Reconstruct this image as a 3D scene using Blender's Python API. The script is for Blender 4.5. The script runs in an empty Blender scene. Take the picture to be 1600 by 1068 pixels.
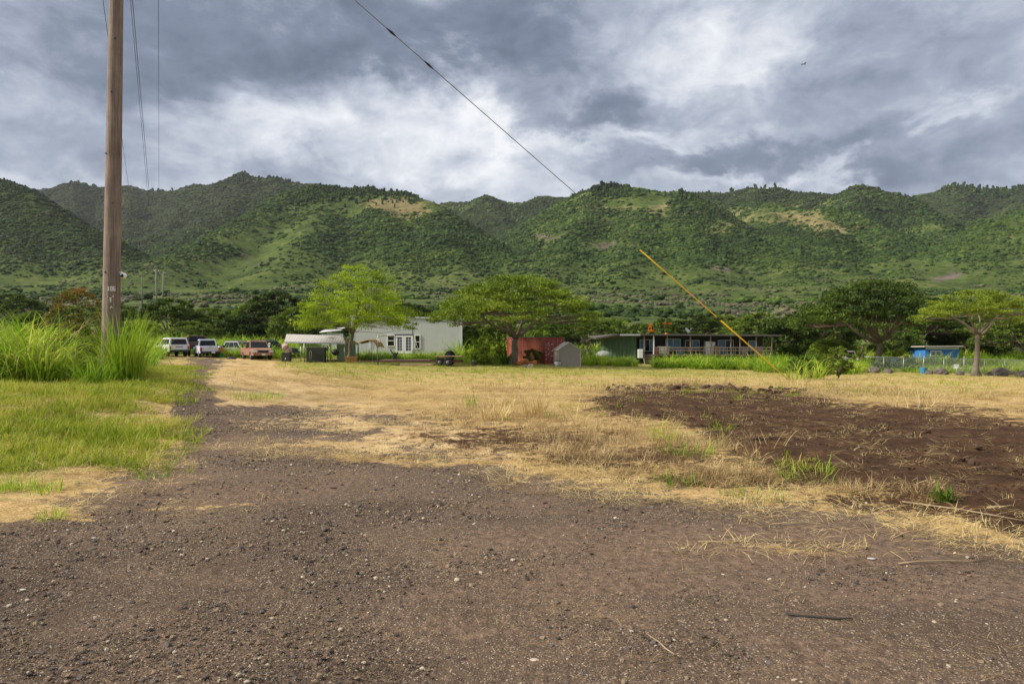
import bpy, math, random
import numpy as np
from mathutils import Vector, Matrix, Euler
random.seed(7); RNG = np.random.default_rng(11)
R = math.radians
S = bpy.context.scene
col = S.collection

# ------------------------------------------------------------------ camera, sky, sun, exposure
F = 1066.7; HOR = 531.0; EYE = 1.6            # focal length in photo pixels, horizon row, eye height
cam_d = bpy.data.cameras.new("camera"); cam = bpy.data.objects.new("camera", cam_d); col.objects.link(cam)
cam_d.sensor_width = 36; cam_d.lens = 24.0; cam_d.clip_end = 20000; cam_d.clip_start = 0.05
cam.location = (0, 0, EYE); cam.rotation_euler = (R(90) - (534 - HOR) / F, 0, 0)
S.camera = cam
EXPO = 1.0
S.view_settings.view_transform = 'Standard'; S.view_settings.look = 'None'
S.view_settings.exposure = EXPO; S.view_settings.gamma = 1.0; S.view_settings.use_curve_mapping = False
S.cycles.max_bounces = 5; S.cycles.transparent_max_bounces = 6
S.cycles.diffuse_bounces = 3; S.cycles.glossy_bounces = 2; S.cycles.transmission_bounces = 3

SUNDIR = Vector((-0.86, -0.20, 0.66)).normalized()      # towards the sun
sl = bpy.data.lights.new("sun", 'SUN'); sl.energy = 2.75; sl.angle = R(10); sl.color = (1.0, 0.93, 0.81)
sun = bpy.data.objects.new("sun", sl); col.objects.link(sun)
sun.rotation_euler = SUNDIR.to_track_quat('Z', 'Y').to_euler(); sun.location = (-30, -20, 60)

W = bpy.data.worlds.new("World"); S.world = W; W.use_nodes = True

class NT:
    """tiny node-tree writer"""
    def __init__(s, nt): s.nt = nt; s.n = nt.nodes; s.l = nt.links
    def new(s, t, **kw):
        n = s.n.new(t)
        for k, v in kw.items(): setattr(n, k, v)
        return n
    def put(s, sock, v):
        if isinstance(v, bpy.types.NodeSocket): s.l.new(v, sock)
        elif v is not None: sock.default_value = v
    def math(s, op, a, b=None, c=None, clamp=False):
        n = s.new('ShaderNodeMath', operation=op, use_clamp=clamp)
        s.put(n.inputs[0], a); s.put(n.inputs[1], b); s.put(n.inputs[2], c); return n.outputs[0]
    def vmath(s, op, a, b=None):
        n = s.new('ShaderNodeVectorMath', operation=op)
        s.put(n.inputs[0], a); s.put(n.inputs[1], b)
        return n.outputs['Value'] if op in ('LENGTH', 'DOT_PRODUCT', 'DISTANCE') else n.outputs[0]
    def noise(s, vec, scale, detail=4, rough=0.55, dist=0.0, col=False, typ='FBM'):
        n = s.new('ShaderNodeTexNoise'); s.put(n.inputs['Vector'], vec)
        n.inputs['Scale'].default_value = scale; n.inputs['Detail'].default_value = detail
        n.inputs['Roughness'].default_value = rough; n.inputs['Distortion'].default_value = dist
        return n.outputs['Color'] if col else n.outputs['Fac']
    def voro(s, vec, scale, out='Distance', feature='F1', rnd=1.0):
        n = s.new('ShaderNodeTexVoronoi', feature=feature); s.put(n.inputs['Vector'], vec)
        n.inputs['Scale'].default_value = scale; n.inputs['Randomness'].default_value = rnd
        return n.outputs[out]
    def maprange(s, v, a, b, c=0.0, d=1.0, smooth=False):
        n = s.new('ShaderNodeMapRange'); n.interpolation_type = 'SMOOTHSTEP' if smooth else 'LINEAR'
        s.put(n.inputs['Value'], v)
        for k, x in zip(('From Min', 'From Max', 'To Min', 'To Max'), (a, b, c, d)): s.put(n.inputs[k], x)
        return n.outputs[0]
    def ramp(s, fac, stops, interp='LINEAR'):
        n = s.new('ShaderNodeValToRGB'); n.color_ramp.interpolation = interp
        e = n.color_ramp.elements
        while len(e) < len(stops): e.new(0.5)
        for el, (p, c) in zip(e, stops): el.position = p; el.color = (c[0], c[1], c[2], 1)
        s.put(n.inputs[0], fac); return n.outputs['Color']
    def mix(s, f, a, b, mode='MIX'):
        n = s.new('ShaderNodeMix', data_type='RGBA', blend_type=mode)
        s.put(n.inputs['Factor'], f)
        s.put(n.inputs['A'] if False else n.inputs[6], a if not isinstance(a, tuple) else (*a, 1))
        s.put(n.inputs[7], b if not isinstance(b, tuple) else (*b, 1)); return n.outputs[2]
    def attr(s, name, out='Fac'):
        n = s.new('ShaderNodeAttribute', attribute_name=name); return n.outputs[out]
    def xyz(s, v):
        n = s.new('ShaderNodeSeparateXYZ'); s.put(n.inputs[0], v); return n.outputs
    def comb(s, x, y, z):
        n = s.new('ShaderNodeCombineXYZ'); s.put(n.inputs[0], x); s.put(n.inputs[1], y); s.put(n.inputs[2], z); return n.outputs[0]

def build_sky():
    t = NT(W.node_tree); t.n.clear()
    out = t.new('ShaderNodeOutputWorld'); bg = t.new('ShaderNodeBackground')
    tc = t.new('ShaderNodeTexCoord'); d = tc.outputs['Generated']
    x, y, z = t.xyz(d)[:3]
    zz = t.math('ADD', t.math('MAXIMUM', z, 0.0), 0.40)
    p = t.comb(t.math('MULTIPLY', x, 1.15), y, t.math('MULTIPLY', z, 1.9))
    n1 = t.noise(p, 3.2, 8, 0.60, 0.25)
    n2 = t.noise(p, 10.0, 8, 0.62, 0.35)
    # irregular cloud masses at set places of the sky
    warp = t.vmath('SUBTRACT', t.noise(p, 4.5, 6, 0.62, 0.2, col=True), (0.5, 0.5, 0.5))
    wn = t.new('ShaderNodeVectorMath', operation='SCALE'); t.put(wn.inputs[0], warp); wn.inputs['Scale'].default_value = 0.30
    dw = t.vmath('ADD', d, wn.outputs[0])
    tot = 0.60
    blobs = [(300, 60, 330, 110, -.38), (640, 45, 260, 80, -.38), (90, 200, 130, 55, -.16), (930, 185, 120, 42, -.34),
             (820, 60, 90, 90, -.18), (1400, 130, 170, 90, -.20), (1530, 230, 160, 60, -.14), (1200, 262, 220, 26, -.24), (540, 175, 60, 25, -.1),
             (330, 190, 170, 60, .16), (600, 190, 230, 70, .30), (640, 130, 90, 36, .24), (820, 215, 70, 34, .26),
             (1110, 80, 150, 55, .24), (900, 50, 60, 45, .22), (690, 270, 260, 34, .16), (1010, 225, 180, 20, .20),
             (1490, 178, 70, 18, .22), (1170, 296, 140, 14, .2), (1560, 60, 120, 60, .06), (40, 280, 120, 30, .14), (20, 110, 40, 60, .12)]
    for (px, py, rx, ry, v) in blobs:
        c = Vector(((px - 800) / F, 1, (HOR - py) / F)); L = c.length; c /= L
        q = t.vmath('MULTIPLY', t.vmath('SUBTRACT', dw, tuple(c)), (F / rx * L * .6, 1.0, F / ry * L * .6))
        g = t.math('MULTIPLY', t.maprange(t.vmath('LENGTH', q), 0.0, 1.0, 1.0, 0.0, True), v)
        tot = t.math('ADD', tot, g)
    tot = t.math('ADD', tot, t.math('MULTIPLY', t.math('SUBTRACT', n1, 0.5), 0.85))
    tot = t.math('ADD', tot, t.math('MULTIPLY', t.math('SUBTRACT', n2, 0.5), 0.80))
    k = 2 ** -EXPO
    cr = t.ramp(tot, [(0.0, (.135 * k, .165 * k, .235 * k)), (0.30, (.225 * k, .265 * k, .355 * k)), (0.52, (.385 * k, .43 * k, .53 * k)),
                      (0.72, (.60 * k, .64 * k, .73 * k)), (1.0, (.98 * k, .99 * k, 1.02 * k))])
    # unseen sky above the frame made brighter and warmer to light the land
    up = t.maprange(z, 0.48, 0.95, 1.0, 1.7, True)
    cr2 = t.new('ShaderNodeVectorMath', operation='SCALE'); t.put(cr2.inputs[0], t.mix(t.maprange(z, .46, .75), cr, t.mix(1.0, cr, (1.15, 1.0, .80), 'MULTIPLY'))); t.put(cr2.inputs['Scale'], up)
    sky = t.new('ShaderNodeTexSky', sky_type='NISHITA'); sky.sun_disc = False
    sky.sun_elevation = math.asin(SUNDIR.z); sky.sun_rotation = math.atan2(SUNDIR.x, SUNDIR.y)
    sk = t.new('ShaderNodeVectorMath', operation='SCALE'); t.put(sk.inputs[0], sky.outputs[0]); sk.inputs['Scale'].default_value = 0.08
    m = t.mix(0.94, sk.outputs[0], cr2.outputs[0])
    t.put(bg.inputs['Color'], m); bg.inputs['Strength'].default_value = 1.0
    t.l.new(bg.outputs[0], out.inputs['Surface'])
build_sky()

# ------------------------------------------------------------------ helpers
def tag(o, label=None, cat=None, group=None, kind=None):
    for k, v in (('label', label), ('category', cat), ('group', group), ('kind', kind)):
        if v: o[k] = v
    return o
def empty(name, loc, rz=0, label=None, cat=None, group=None):
    o = bpy.data.objects.new(name, None); col.objects.link(o); o.location = loc; o.rotation_euler = (0, 0, rz)
    o.empty_display_size = 0.3
    return tag(o, label, cat, group)
def sstep(a, b, x):
    t = np.clip((np.asarray(x, float) - a) / (b - a), 0, 1); return t * t * (3 - 2 * t)
def _h(ix, iy, seed):
    n = (ix.astype(np.int64) * 374761393 + iy.astype(np.int64) * 668265263 + seed * 1442695041) & 0xffffffff
    n = ((n ^ (n >> 13)) * 1274126177) & 0xffffffff
    n = (n ^ (n >> 16)) & 0xffffffff
    return n.astype(float) / 0xffffffff
def vn(x, y, seed=0):
    x = np.asarray(x, float); y = np.asarray(y, float)
    ix = np.floor(x); iy = np.floor(y); fx = x - ix; fy = y - iy
    u = fx * fx * fx * (fx * (fx * 6 - 15) + 10); v = fy * fy * fy * (fy * (fy * 6 - 15) + 10)
    a = _h(ix, iy, seed); b = _h(ix + 1, iy, seed); c = _h(ix, iy + 1, seed); d = _h(ix + 1, iy + 1, seed)
    return (a * (1 - u) + b * u) * (1 - v) + (c * (1 - u) + d * u) * v
def fbm(x, y, sc, oct=4, seed=0, gain=.5):
    s = 0; a = 1; t = 0
    for i in range(oct):
        s = s + a * vn(np.asarray(x) / sc + 17.3 * i, np.asarray(y) / sc - 9.1 * i, seed + i); t += a; a *= gain; sc /= 2.03
    return s / t
def mk(name, V, faces, mats=None, parent=None, attrs=None, smooth=False, link=True):
    """mesh object from arrays; faces: list of (M,k) index arrays"""
    me = bpy.data.meshes.new(name); V = np.asarray(V, float)
    fl = [np.asarray(f, np.int64) for f in (faces if isinstance(faces, list) else [faces]) if len(f)]
    loops = np.concatenate([f.ravel() for f in fl]); sizes = np.concatenate([np.full(len(f), f.shape[1]) for f in fl])
    starts = np.concatenate([[0], np.cumsum(sizes)[:-1]])
    me.vertices.add(len(V)); me.vertices.foreach_set('co', V.ravel())
    me.loops.add(len(loops)); me.loops.foreach_set('vertex_index', loops.astype(np.int32))
    me.polygons.add(len(sizes)); me.polygons.foreach_set('loop_start', starts.astype(np.int32))
    try: me.polygons.foreach_set('loop_total', sizes.astype(np.int32))
    except Exception: pass
    if smooth: me.polygons.foreach_set('use_smooth', np.ones(len(sizes), bool))
    for k, a in (attrs or {}).items():
        at = me.attributes.new(k, 'FLOAT', 'POINT'); at.data.foreach_set('value', np.asarray(a, np.float32))
    me.update(calc_edges=True); me.validate()
    for m in (mats if isinstance(mats, (list, tuple)) else [mats]):
        if m: me.materials.append(m)
    o = bpy.data.objects.new(name, me)
    if link: col.objects.link(o)
    if parent: o.parent = parent
    return o

class MB:
    """collects solids, then links them as ONE mesh object"""
    def __init__(s): s.v = []; s.f = []; s.sm = []
    def add(s, vs, fs, smooth=False):
        b = len(s.v); s.v += [tuple(v) for v in vs]; s.f += [tuple(b + i for i in f) for f in fs]; s.sm += [smooth] * len(fs); return s
    def box(s, c, size, rz=0, M=None, b=0.0):
        x, y, z = [k / 2 for k in size]
        if b <= 0:
            vs = [Vector((i, j, k)) for k in (-z, z) for (i, j) in ((-x, -y), (x, -y), (x, y), (-x, y))]
            fs = [(3, 2, 1, 0), (4, 5, 6, 7), (0, 1, 5, 4), (1, 2, 6, 5), (2, 3, 7, 6), (3, 0, 4, 7)]
        else:
            b = min(b, x * .9, y * .9, z * .9); vs = []
            for (zz, ins) in ((-z, b), (-z + b, 0), (z - b, 0), (z, b)):
                for (i, j) in ((-1, -1), (1, -1), (1, 1), (-1, 1)):
                    X = x - ins; Y = y - ins
                    if i * j > 0: vs += [Vector((i * X, j * (Y - b * .99), zz)), Vector((i * (X - b * .99), j * Y, zz))] if False else []
                    vs.append(Vector((i * X, j * Y, zz)))
            fs = [(3, 2, 1, 0), (12, 13, 14, 15)]
            for k in range(3):
                for q in range(4): fs.append((k * 4 + q, k * 4 + (q + 1) % 4, k * 4 + 4 + (q + 1) % 4, k * 4 + 4 + q))
        m = Matrix.Rotation(rz, 3, 'Z') if M is None else M
        return s.add([m @ v + Vector(c) for v in vs], fs)
    def tube(s, pts, rad, n=8, caps=True):
        pts = [Vector(p) for p in pts]
        rad = rad if isinstance(rad, (list, tuple)) else [rad] * len(pts)
        vs = []; fs = []; up = None
        for i, p in enumerate(pts):
            d = (pts[min(i + 1, len(pts) - 1)] - pts[max(i - 1, 0)]).normalized()
            if up is None: up = d.orthogonal().normalized()
            up = (up - d * up.dot(d)); up = up.normalized() if up.length > 1e-6 else d.orthogonal().normalized()
            w = d.cross(up)
            for k in range(n):
                a = 2 * math.pi * k / n; vs.append(p + (up * math.cos(a) + w * math.sin(a)) * rad[i])
        for i in range(len(pts) - 1):
            for k in range(n): fs.append((i * n + k, i * n + (k + 1) % n, (i + 1) * n + (k + 1) % n, (i + 1) * n + k))
        if caps: fs += [tuple(range(n - 1, -1, -1)), tuple((len(pts) - 1) * n + k for k in range(n))]
        return s.add(vs, fs, True)
    def prism(s, prof, x0, x1, axis='x'):
        """2-D profile extruded along an axis: for 'x' profile is (y,z)"""
        f = {'x': lambda a, b, t: (t, a, b), 'y': lambda a, b, t: (a, t, b), 'z': lambda a, b, t: (a, b, t)}[axis]
        n = len(prof); vs = [f(a, b, x0) for a, b in prof] + [f(a, b, x1) for a, b in prof]
        fs = [tuple(range(n - 1, -1, -1)), tuple(range(n, 2 * n))] + [(i, (i + 1) % n, n + (i + 1) % n, n + i) for i in range(n)]
        return s.add(vs, fs)
    def loft(s, prof_list, cap=True):
        n = len(prof_list[0]); vs = [p for pr in prof_list for p in pr]; fs = []
        for k in range(len(prof_list) - 1):
            for i in range(n): fs.append((k * n + i, k * n + (i + 1) % n, (k + 1) * n + (i + 1) % n, (k + 1) * n + i))
        if cap: fs += [tuple(range(n - 1, -1, -1)), tuple((len(prof_list) - 1) * n + i for i in range(n))]
        return s.add(vs, fs)
    def ball(s, c, r, nu=12, nv=8, noise=0, seed=0):
        rx, ry, rz = r if isinstance(r, (tuple, list)) else (r, r, r); rr = random.Random(seed)
        vs = [(c[0], c[1], c[2] - rz)]
        for j in range(1, nv):
            th = math.pi * j / nv
            for i in range(nu):
                ph = 2 * math.pi * i / nu; k = 1 + noise * (rr.random() - .5)
                vs.append((c[0] + rx * k * math.sin(th) * math.cos(ph), c[1] + ry * k * math.sin(th) * math.sin(ph), c[2] - rz * k * math.cos(th)))
        vs.append((c[0], c[1], c[2] + rz)); fs = []
        for i in range(nu): fs.append((0, 1 + (i + 1) % nu, 1 + i))
        for j in range(nv - 2):
            for i in range(nu): fs.append((1 + j * nu + i, 1 + j * nu + (i + 1) % nu, 1 + (j + 1) * nu + (i + 1) % nu, 1 + (j + 1) * nu + i))
        for i in range(nu): fs.append((1 + (nv - 2) * nu + i, 1 + (nv - 2) * nu + (i + 1) % nu, len(vs) - 1))
        return s.add(vs, fs, noise == 0)
    def build(s, name, mat, parent=None):
        me = bpy.data.meshes.new(name); me.from_pydata([tuple(v) for v in s.v], [], s.f); me.validate()
        if len(me.polygons) == len(s.sm): me.polygons.foreach_set('use_smooth', s.sm)
        me.update()
        if mat: me.materials.append(mat)
        o = bpy.data.objects.new(name, me); col.objects.link(o)
        if parent: o.parent = parent
        return o

# ------------------------------------------------------------------ lie of the land
PX, PY = (172 - 800) / F * 18.0, 18.0                      # utility pole foot
def H(x, y):
    x = np.asarray(x, float); y = np.asarray(y, float)
    s = sstep(8, 55, y)
    z = -0.0195 * (np.clip(x, -70, 75) + 36) * s
    z = z + 0.50 * sstep(-4.5, -9.5, x) * sstep(7, 16, y) * (1 - sstep(30, 52, y))
    t = np.maximum(y - 88, 0); z = z + 0.105 * t * t / (t + 45)
    z = z + 0.10 * (fbm(x, y, 6, 3, 5) - .5) * sstep(5, 14, y)
    z = z + 6.0 * (fbm(x, y, 120, 3, 8) - .5) * sstep(160, 400, y)
    return z
def Hs(x, y): return float(H(np.array([x]), np.array([y]))[0])
def proj(x, y, z):
    yy = np.maximum(y, 0.3)
    return 800 + F * x / yy, HOR - F * (z - EYE) / yy
def at(px, py, Y): return Vector(((px - 800) / F * Y, Y, EYE - (py - HOR) / F * Y))
def on(px, Y, dz=0):                                       # ground point in column px at depth Y
    x = (px - 800) / F * Y; return Vector((x, Y, Hs(x, Y) + dz))
_ys = np.geomspace(1.5, 300, 4000)
def gp(px, py):                                            # where the line of sight meets the ground
    xs = (px - 800) / F * _ys; zr = EYE - (py - HOR) / F * _ys; d = zr - H(xs, _ys)
    i = np.argmax(d < 0); i = i if d[i] < 0 else len(_ys) - 1
    return on(px, float(_ys[i]))

def polym(px, py, poly, soft=12, ky=2.2):
    """soft inside-mask of a polygon drawn on the land (perspective-scaled distance)"""
    P = np.array(poly, float); P2 = np.roll(P, -1, 0)
    ins = np.zeros(px.shape, bool); dm = np.full(px.shape, 1e9)
    for (x0, y0), (x1, y1) in zip(P, P2):
        c = ((y0 > py) != (y1 > py)) & (px < (x1 - x0) * (py - y0) / ((y1 - y0) if y1 != y0 else 1e-9) + x0); ins ^= c
        dx, dy = x1 - x0, (y1 - y0) * ky; ax, ay = px - x0, (py - y0) * ky
        t = np.clip((ax * dx + ay * dy) / (dx * dx + dy * dy + 1e-9), 0, 1)
        dm = np.minimum(dm, np.hypot(ax - t * dx, ay - t * dy))
    return np.clip(.5 + np.where(ins, dm, -dm) / (2 * soft), 0, 1)
def ell(px, py, cx, cy, rx, ry): return np.clip(1.25 - np.hypot((px - cx) / rx, (py - cy) / ry) * .75, 0, 1)
GRAVEL = [(-3000, 3000), (-3000, 900), (-200, 850), (20, 808), (90, 782), (190, 762), (250, 735), (290, 705), (308, 680), (400, 690), (470, 694),
          (560, 702), (680, 704), (770, 722), (830, 748), (960, 766), (1110, 778), (1280, 796), (1400, 812), (1500, 832), (1600, 850), (2600, 960), (4600, 3000)]
TRACK1 = [(298, 559), (345, 559), (332, 585), (322, 603), (340, 640), (410, 690), (300, 705), (280, 660), (268, 628), (274, 600), (288, 580)]
SOIL = [(900, 640), (935, 612), (1000, 606), (1120, 606), (1260, 618), (1330, 634), (1480, 642), (1640, 664), (2600, 690), (2600, 960), (1650, 852),
        (1570, 832), (1500, 806), (1420, 782), (1300, 760), (1200, 740), (1140, 705), (1090, 672), (1000, 660), (930, 652)]
LEFTG = [(-3000, 560), (232, 560), (262, 556), (285, 566), (300, 590), (268, 608), (262, 630), (288, 670), (280, 705), (240, 742), (130, 770), (40, 790), (-200, 800), (-3000, 880)]
TANR = [(300, 562), (420, 562), (520, 600), (640, 640), (780, 690), (800, 725), (600, 705), (380, 700), (300, 640), (280, 605)]
def masks(x, y):
    x = np.asarray(x, float); y = np.asarray(y, float)
    z = H(x, y); px, py = proj(x, y, z)
    w = (fbm(x, y, 1.6, 4, 21) - .5); w2 = (fbm(x, y, 5, 3, 27) - .5)
    w3 = fbm(x, y, .45, 3, 29) - .5
    jx = px + 80 * w + 50 * w2 + 70 * w3; jy = py + 22 * w - 8 * w2 + 16 * w3
    near = (y < 2.2)
    g = polym(jx, jy, GRAVEL, 62)
    tr = 1.15 * polym(px + .45 * (jx - px), py + .4 * (jy - py), TRACK1, 12)
    for (cx, cy, rx, ry, v) in ((400, 650, 120, 13, .95), (590, 655, 50, 7, .7), (500, 645, 60, 5, .6), (560, 672, 90, 8, .6), (420, 676, 140, 13, 1.0), (430, 590, 50, 3, .5),
                             (530, 640, 40, 5, .6), (640, 700, 60, 8, .5), (760, 655, 70, 8, .4), (330, 565, 60, 4, .8)):
        tr = np.maximum(tr, v * ell(jx, jy, cx, cy, rx, ry))
    for (cx, cy, rx, ry, v) in ((650, 692, 120, 8, .8), (720, 722, 110, 6, .6), (300, 790, 120, 9, .5), (50, 803, 90, 10, .7), (560, 715, 60, 6, .5), (1180, 850, 120, 8, .45),
                                (1290, 860, 110, 8, .4), (700, 850, 20, 3, .4)):
        g = g * (1 - v * ell(jx, jy, cx, cy, rx, ry))
    s = polym(jx, jy, SOIL, 40)
    for (cx, cy, rx, ry, v) in ((820, 690, 260, 34, .62), (1000, 720, 240, 28, .68), (1120, 755, 220, 18, .70), (1400, 797, 260, 22, .74), (660, 655, 120, 14, .5), (700, 640, 90, 7, .4), (590, 652, 60, 7, .5), (1520, 640, 160, 8, .6), (760, 665, 80, 7, .55), (620, 640, 60, 5, .5)):
        s = np.maximum(s, v * ell(jx, jy, cx, cy, rx, ry))
    gr = .58 * polym(jx, jy, LEFTG, 70)
    for (cx, cy, rx, ry, v) in ((395, 618, 26, 12, .8), (385, 590, 30, 4, .5), (1240, 760, 60, 7, .6), (1080, 690, 60, 25, .5), (960, 635, 60, 10, .3), (1250, 735, 60, 14, .6), (1170, 775, 40, 6, .6),
                                (830, 600, 500, 9, .35), (1400, 612, 300, 12, .5), (1450, 770, 60, 14, .5), (330, 714, 22, 4, .6), (900, 650, 100, 20, .3)):
        gr = np.maximum(gr, v * ell(jx, jy, cx, cy, rx, ry))
    far = 1 - sstep(572, 606, jy); gr = np.maximum(gr, far * .78 * (px > 430)); gr = np.maximum(gr, (1 - sstep(552, 558, jy)))
    tan = polym(jx, jy, TANR, 30)
    gr = gr * (1 - g) ; gr = gr * (1 - .8 * tan)
    g = np.where(near, 1, np.maximum(g, tr)); s = np.where(near, 0, s); gr = np.where(near, 0, gr); tan = np.where(near, 0, tan)
    dt = np.zeros(px.shape)
    for (cx, cy, rx, ry, v) in ((1180, 850, 380, 40, 1.), (1420, 910, 260, 44, .8), (1000, 905, 260, 30, .7), (450, 765, 110, 22, .7), (640, 930, 140, 20, .6), (860, 800, 160, 16, .6), (700, 990, 200, 22, .5), (1250, 1010, 260, 26, .5), (280, 900, 120, 18, .5)):
        dt = np.maximum(dt, v * ell(jx, jy, cx, cy, rx, ry))
    dt = np.where(near, 0, dt)
    return dict(dirt=dt, gravel=g, soil=s * (1 - g * .6), green=gr, tan=tan, far=sstep(66, 105, y), px=px, py=py, z=z)
# ------------------------------------------------------------------ materials
def mat_new(name, rough=0.8):
    m = bpy.data.materials.new(name); m.use_nodes = True; t = NT(m.node_tree); t.n.clear()
    o = t.new('ShaderNodeOutputMaterial'); b = t.new('ShaderNodeBsdfPrincipled'); b.inputs['Roughness'].default_value = rough
    t.l.new(b.outputs[0], o.inputs['Surface']); return m, t, b, o
def bump(t, b, h, dist, strength=1.0):
    n = t.new('ShaderNodeBump'); n.inputs['Distance'].default_value = dist; n.inputs['Strength'].default_value = strength
    t.put(n.inputs['Height'], h); t.l.new(n.outputs[0], b.inputs['Normal'])
def paint(name, c, rough=.5, var=.25, scale=3.0, metal=0.0, bmp=0.0, spec=.5, c2=None, thr=.62):
    """plain material with uneven tone, and an optional second colour in patches (rust, dirt)"""
    m, t, b, o = mat_new(name, rough); g = t.new('ShaderNodeTexCoord').outputs['Object']
    n = t.noise(g, scale, 5, .6); n2 = t.noise(g, scale * 7, 4, .6)
    f = t.math('ADD', t.math('MULTIPLY', n, .7), t.math('MULTIPLY', n2, .3))
    lo = tuple(k * (1 - var) for k in c); hi = tuple(min(1, k * (1 + var)) for k in c)
    cc = t.ramp(f, [(.3, lo), (.7, hi)])
    if c2: cc = t.mix(t.maprange(t.noise(g, scale * 1.7, 6, .65), thr, thr + .08, 0, 1), cc, c2)
    t.put(b.inputs['Base Color'], cc); b.inputs['Metallic'].default_value = metal
    b.inputs['Specular IOR Level'].default_value = spec
    if bmp: bump(t, b, n2, bmp)
    return m
def leafmat(name, stops, transl=.35, rough=.6, hscale=None, big=.15):
    """foliage: colour from a per-leaf value, per-plant randomness and slow drift over the land"""
    m, t, b, o = mat_new(name, rough)
    v = t.attr('var'); oi = t.new('ShaderNodeObjectInfo').outputs['Random']
    pos = t.new('ShaderNodeNewGeometry').outputs['Position']
    n = t.noise(pos, big, 3, .6)
    f = t.math('ADD', t.math('ADD', t.math('MULTIPLY', v, .38), t.math('MULTIPLY', oi, .27)), t.math('MULTIPLY', t.maprange(n, .32, .68), .35))
    cc = t.ramp(f, stops); t.put(b.inputs['Base Color'], cc); b.inputs['Specular IOR Level'].default_value = .25
    tr = t.new('ShaderNodeBsdfTranslucent'); t.put(tr.inputs['Color'], t.mix(.5, cc, (.30, .36, .05), 'MULTIPLY') if False else cc)
    ms = t.new('ShaderNodeMixShader'); ms.inputs[0].default_value = transl
    t.l.new(b.outputs[0], ms.inputs[1]); t.l.new(tr.outputs[0], ms.inputs[2]); t.l.new(ms.outputs[0], o.inputs['Surface'])
    return m

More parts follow.
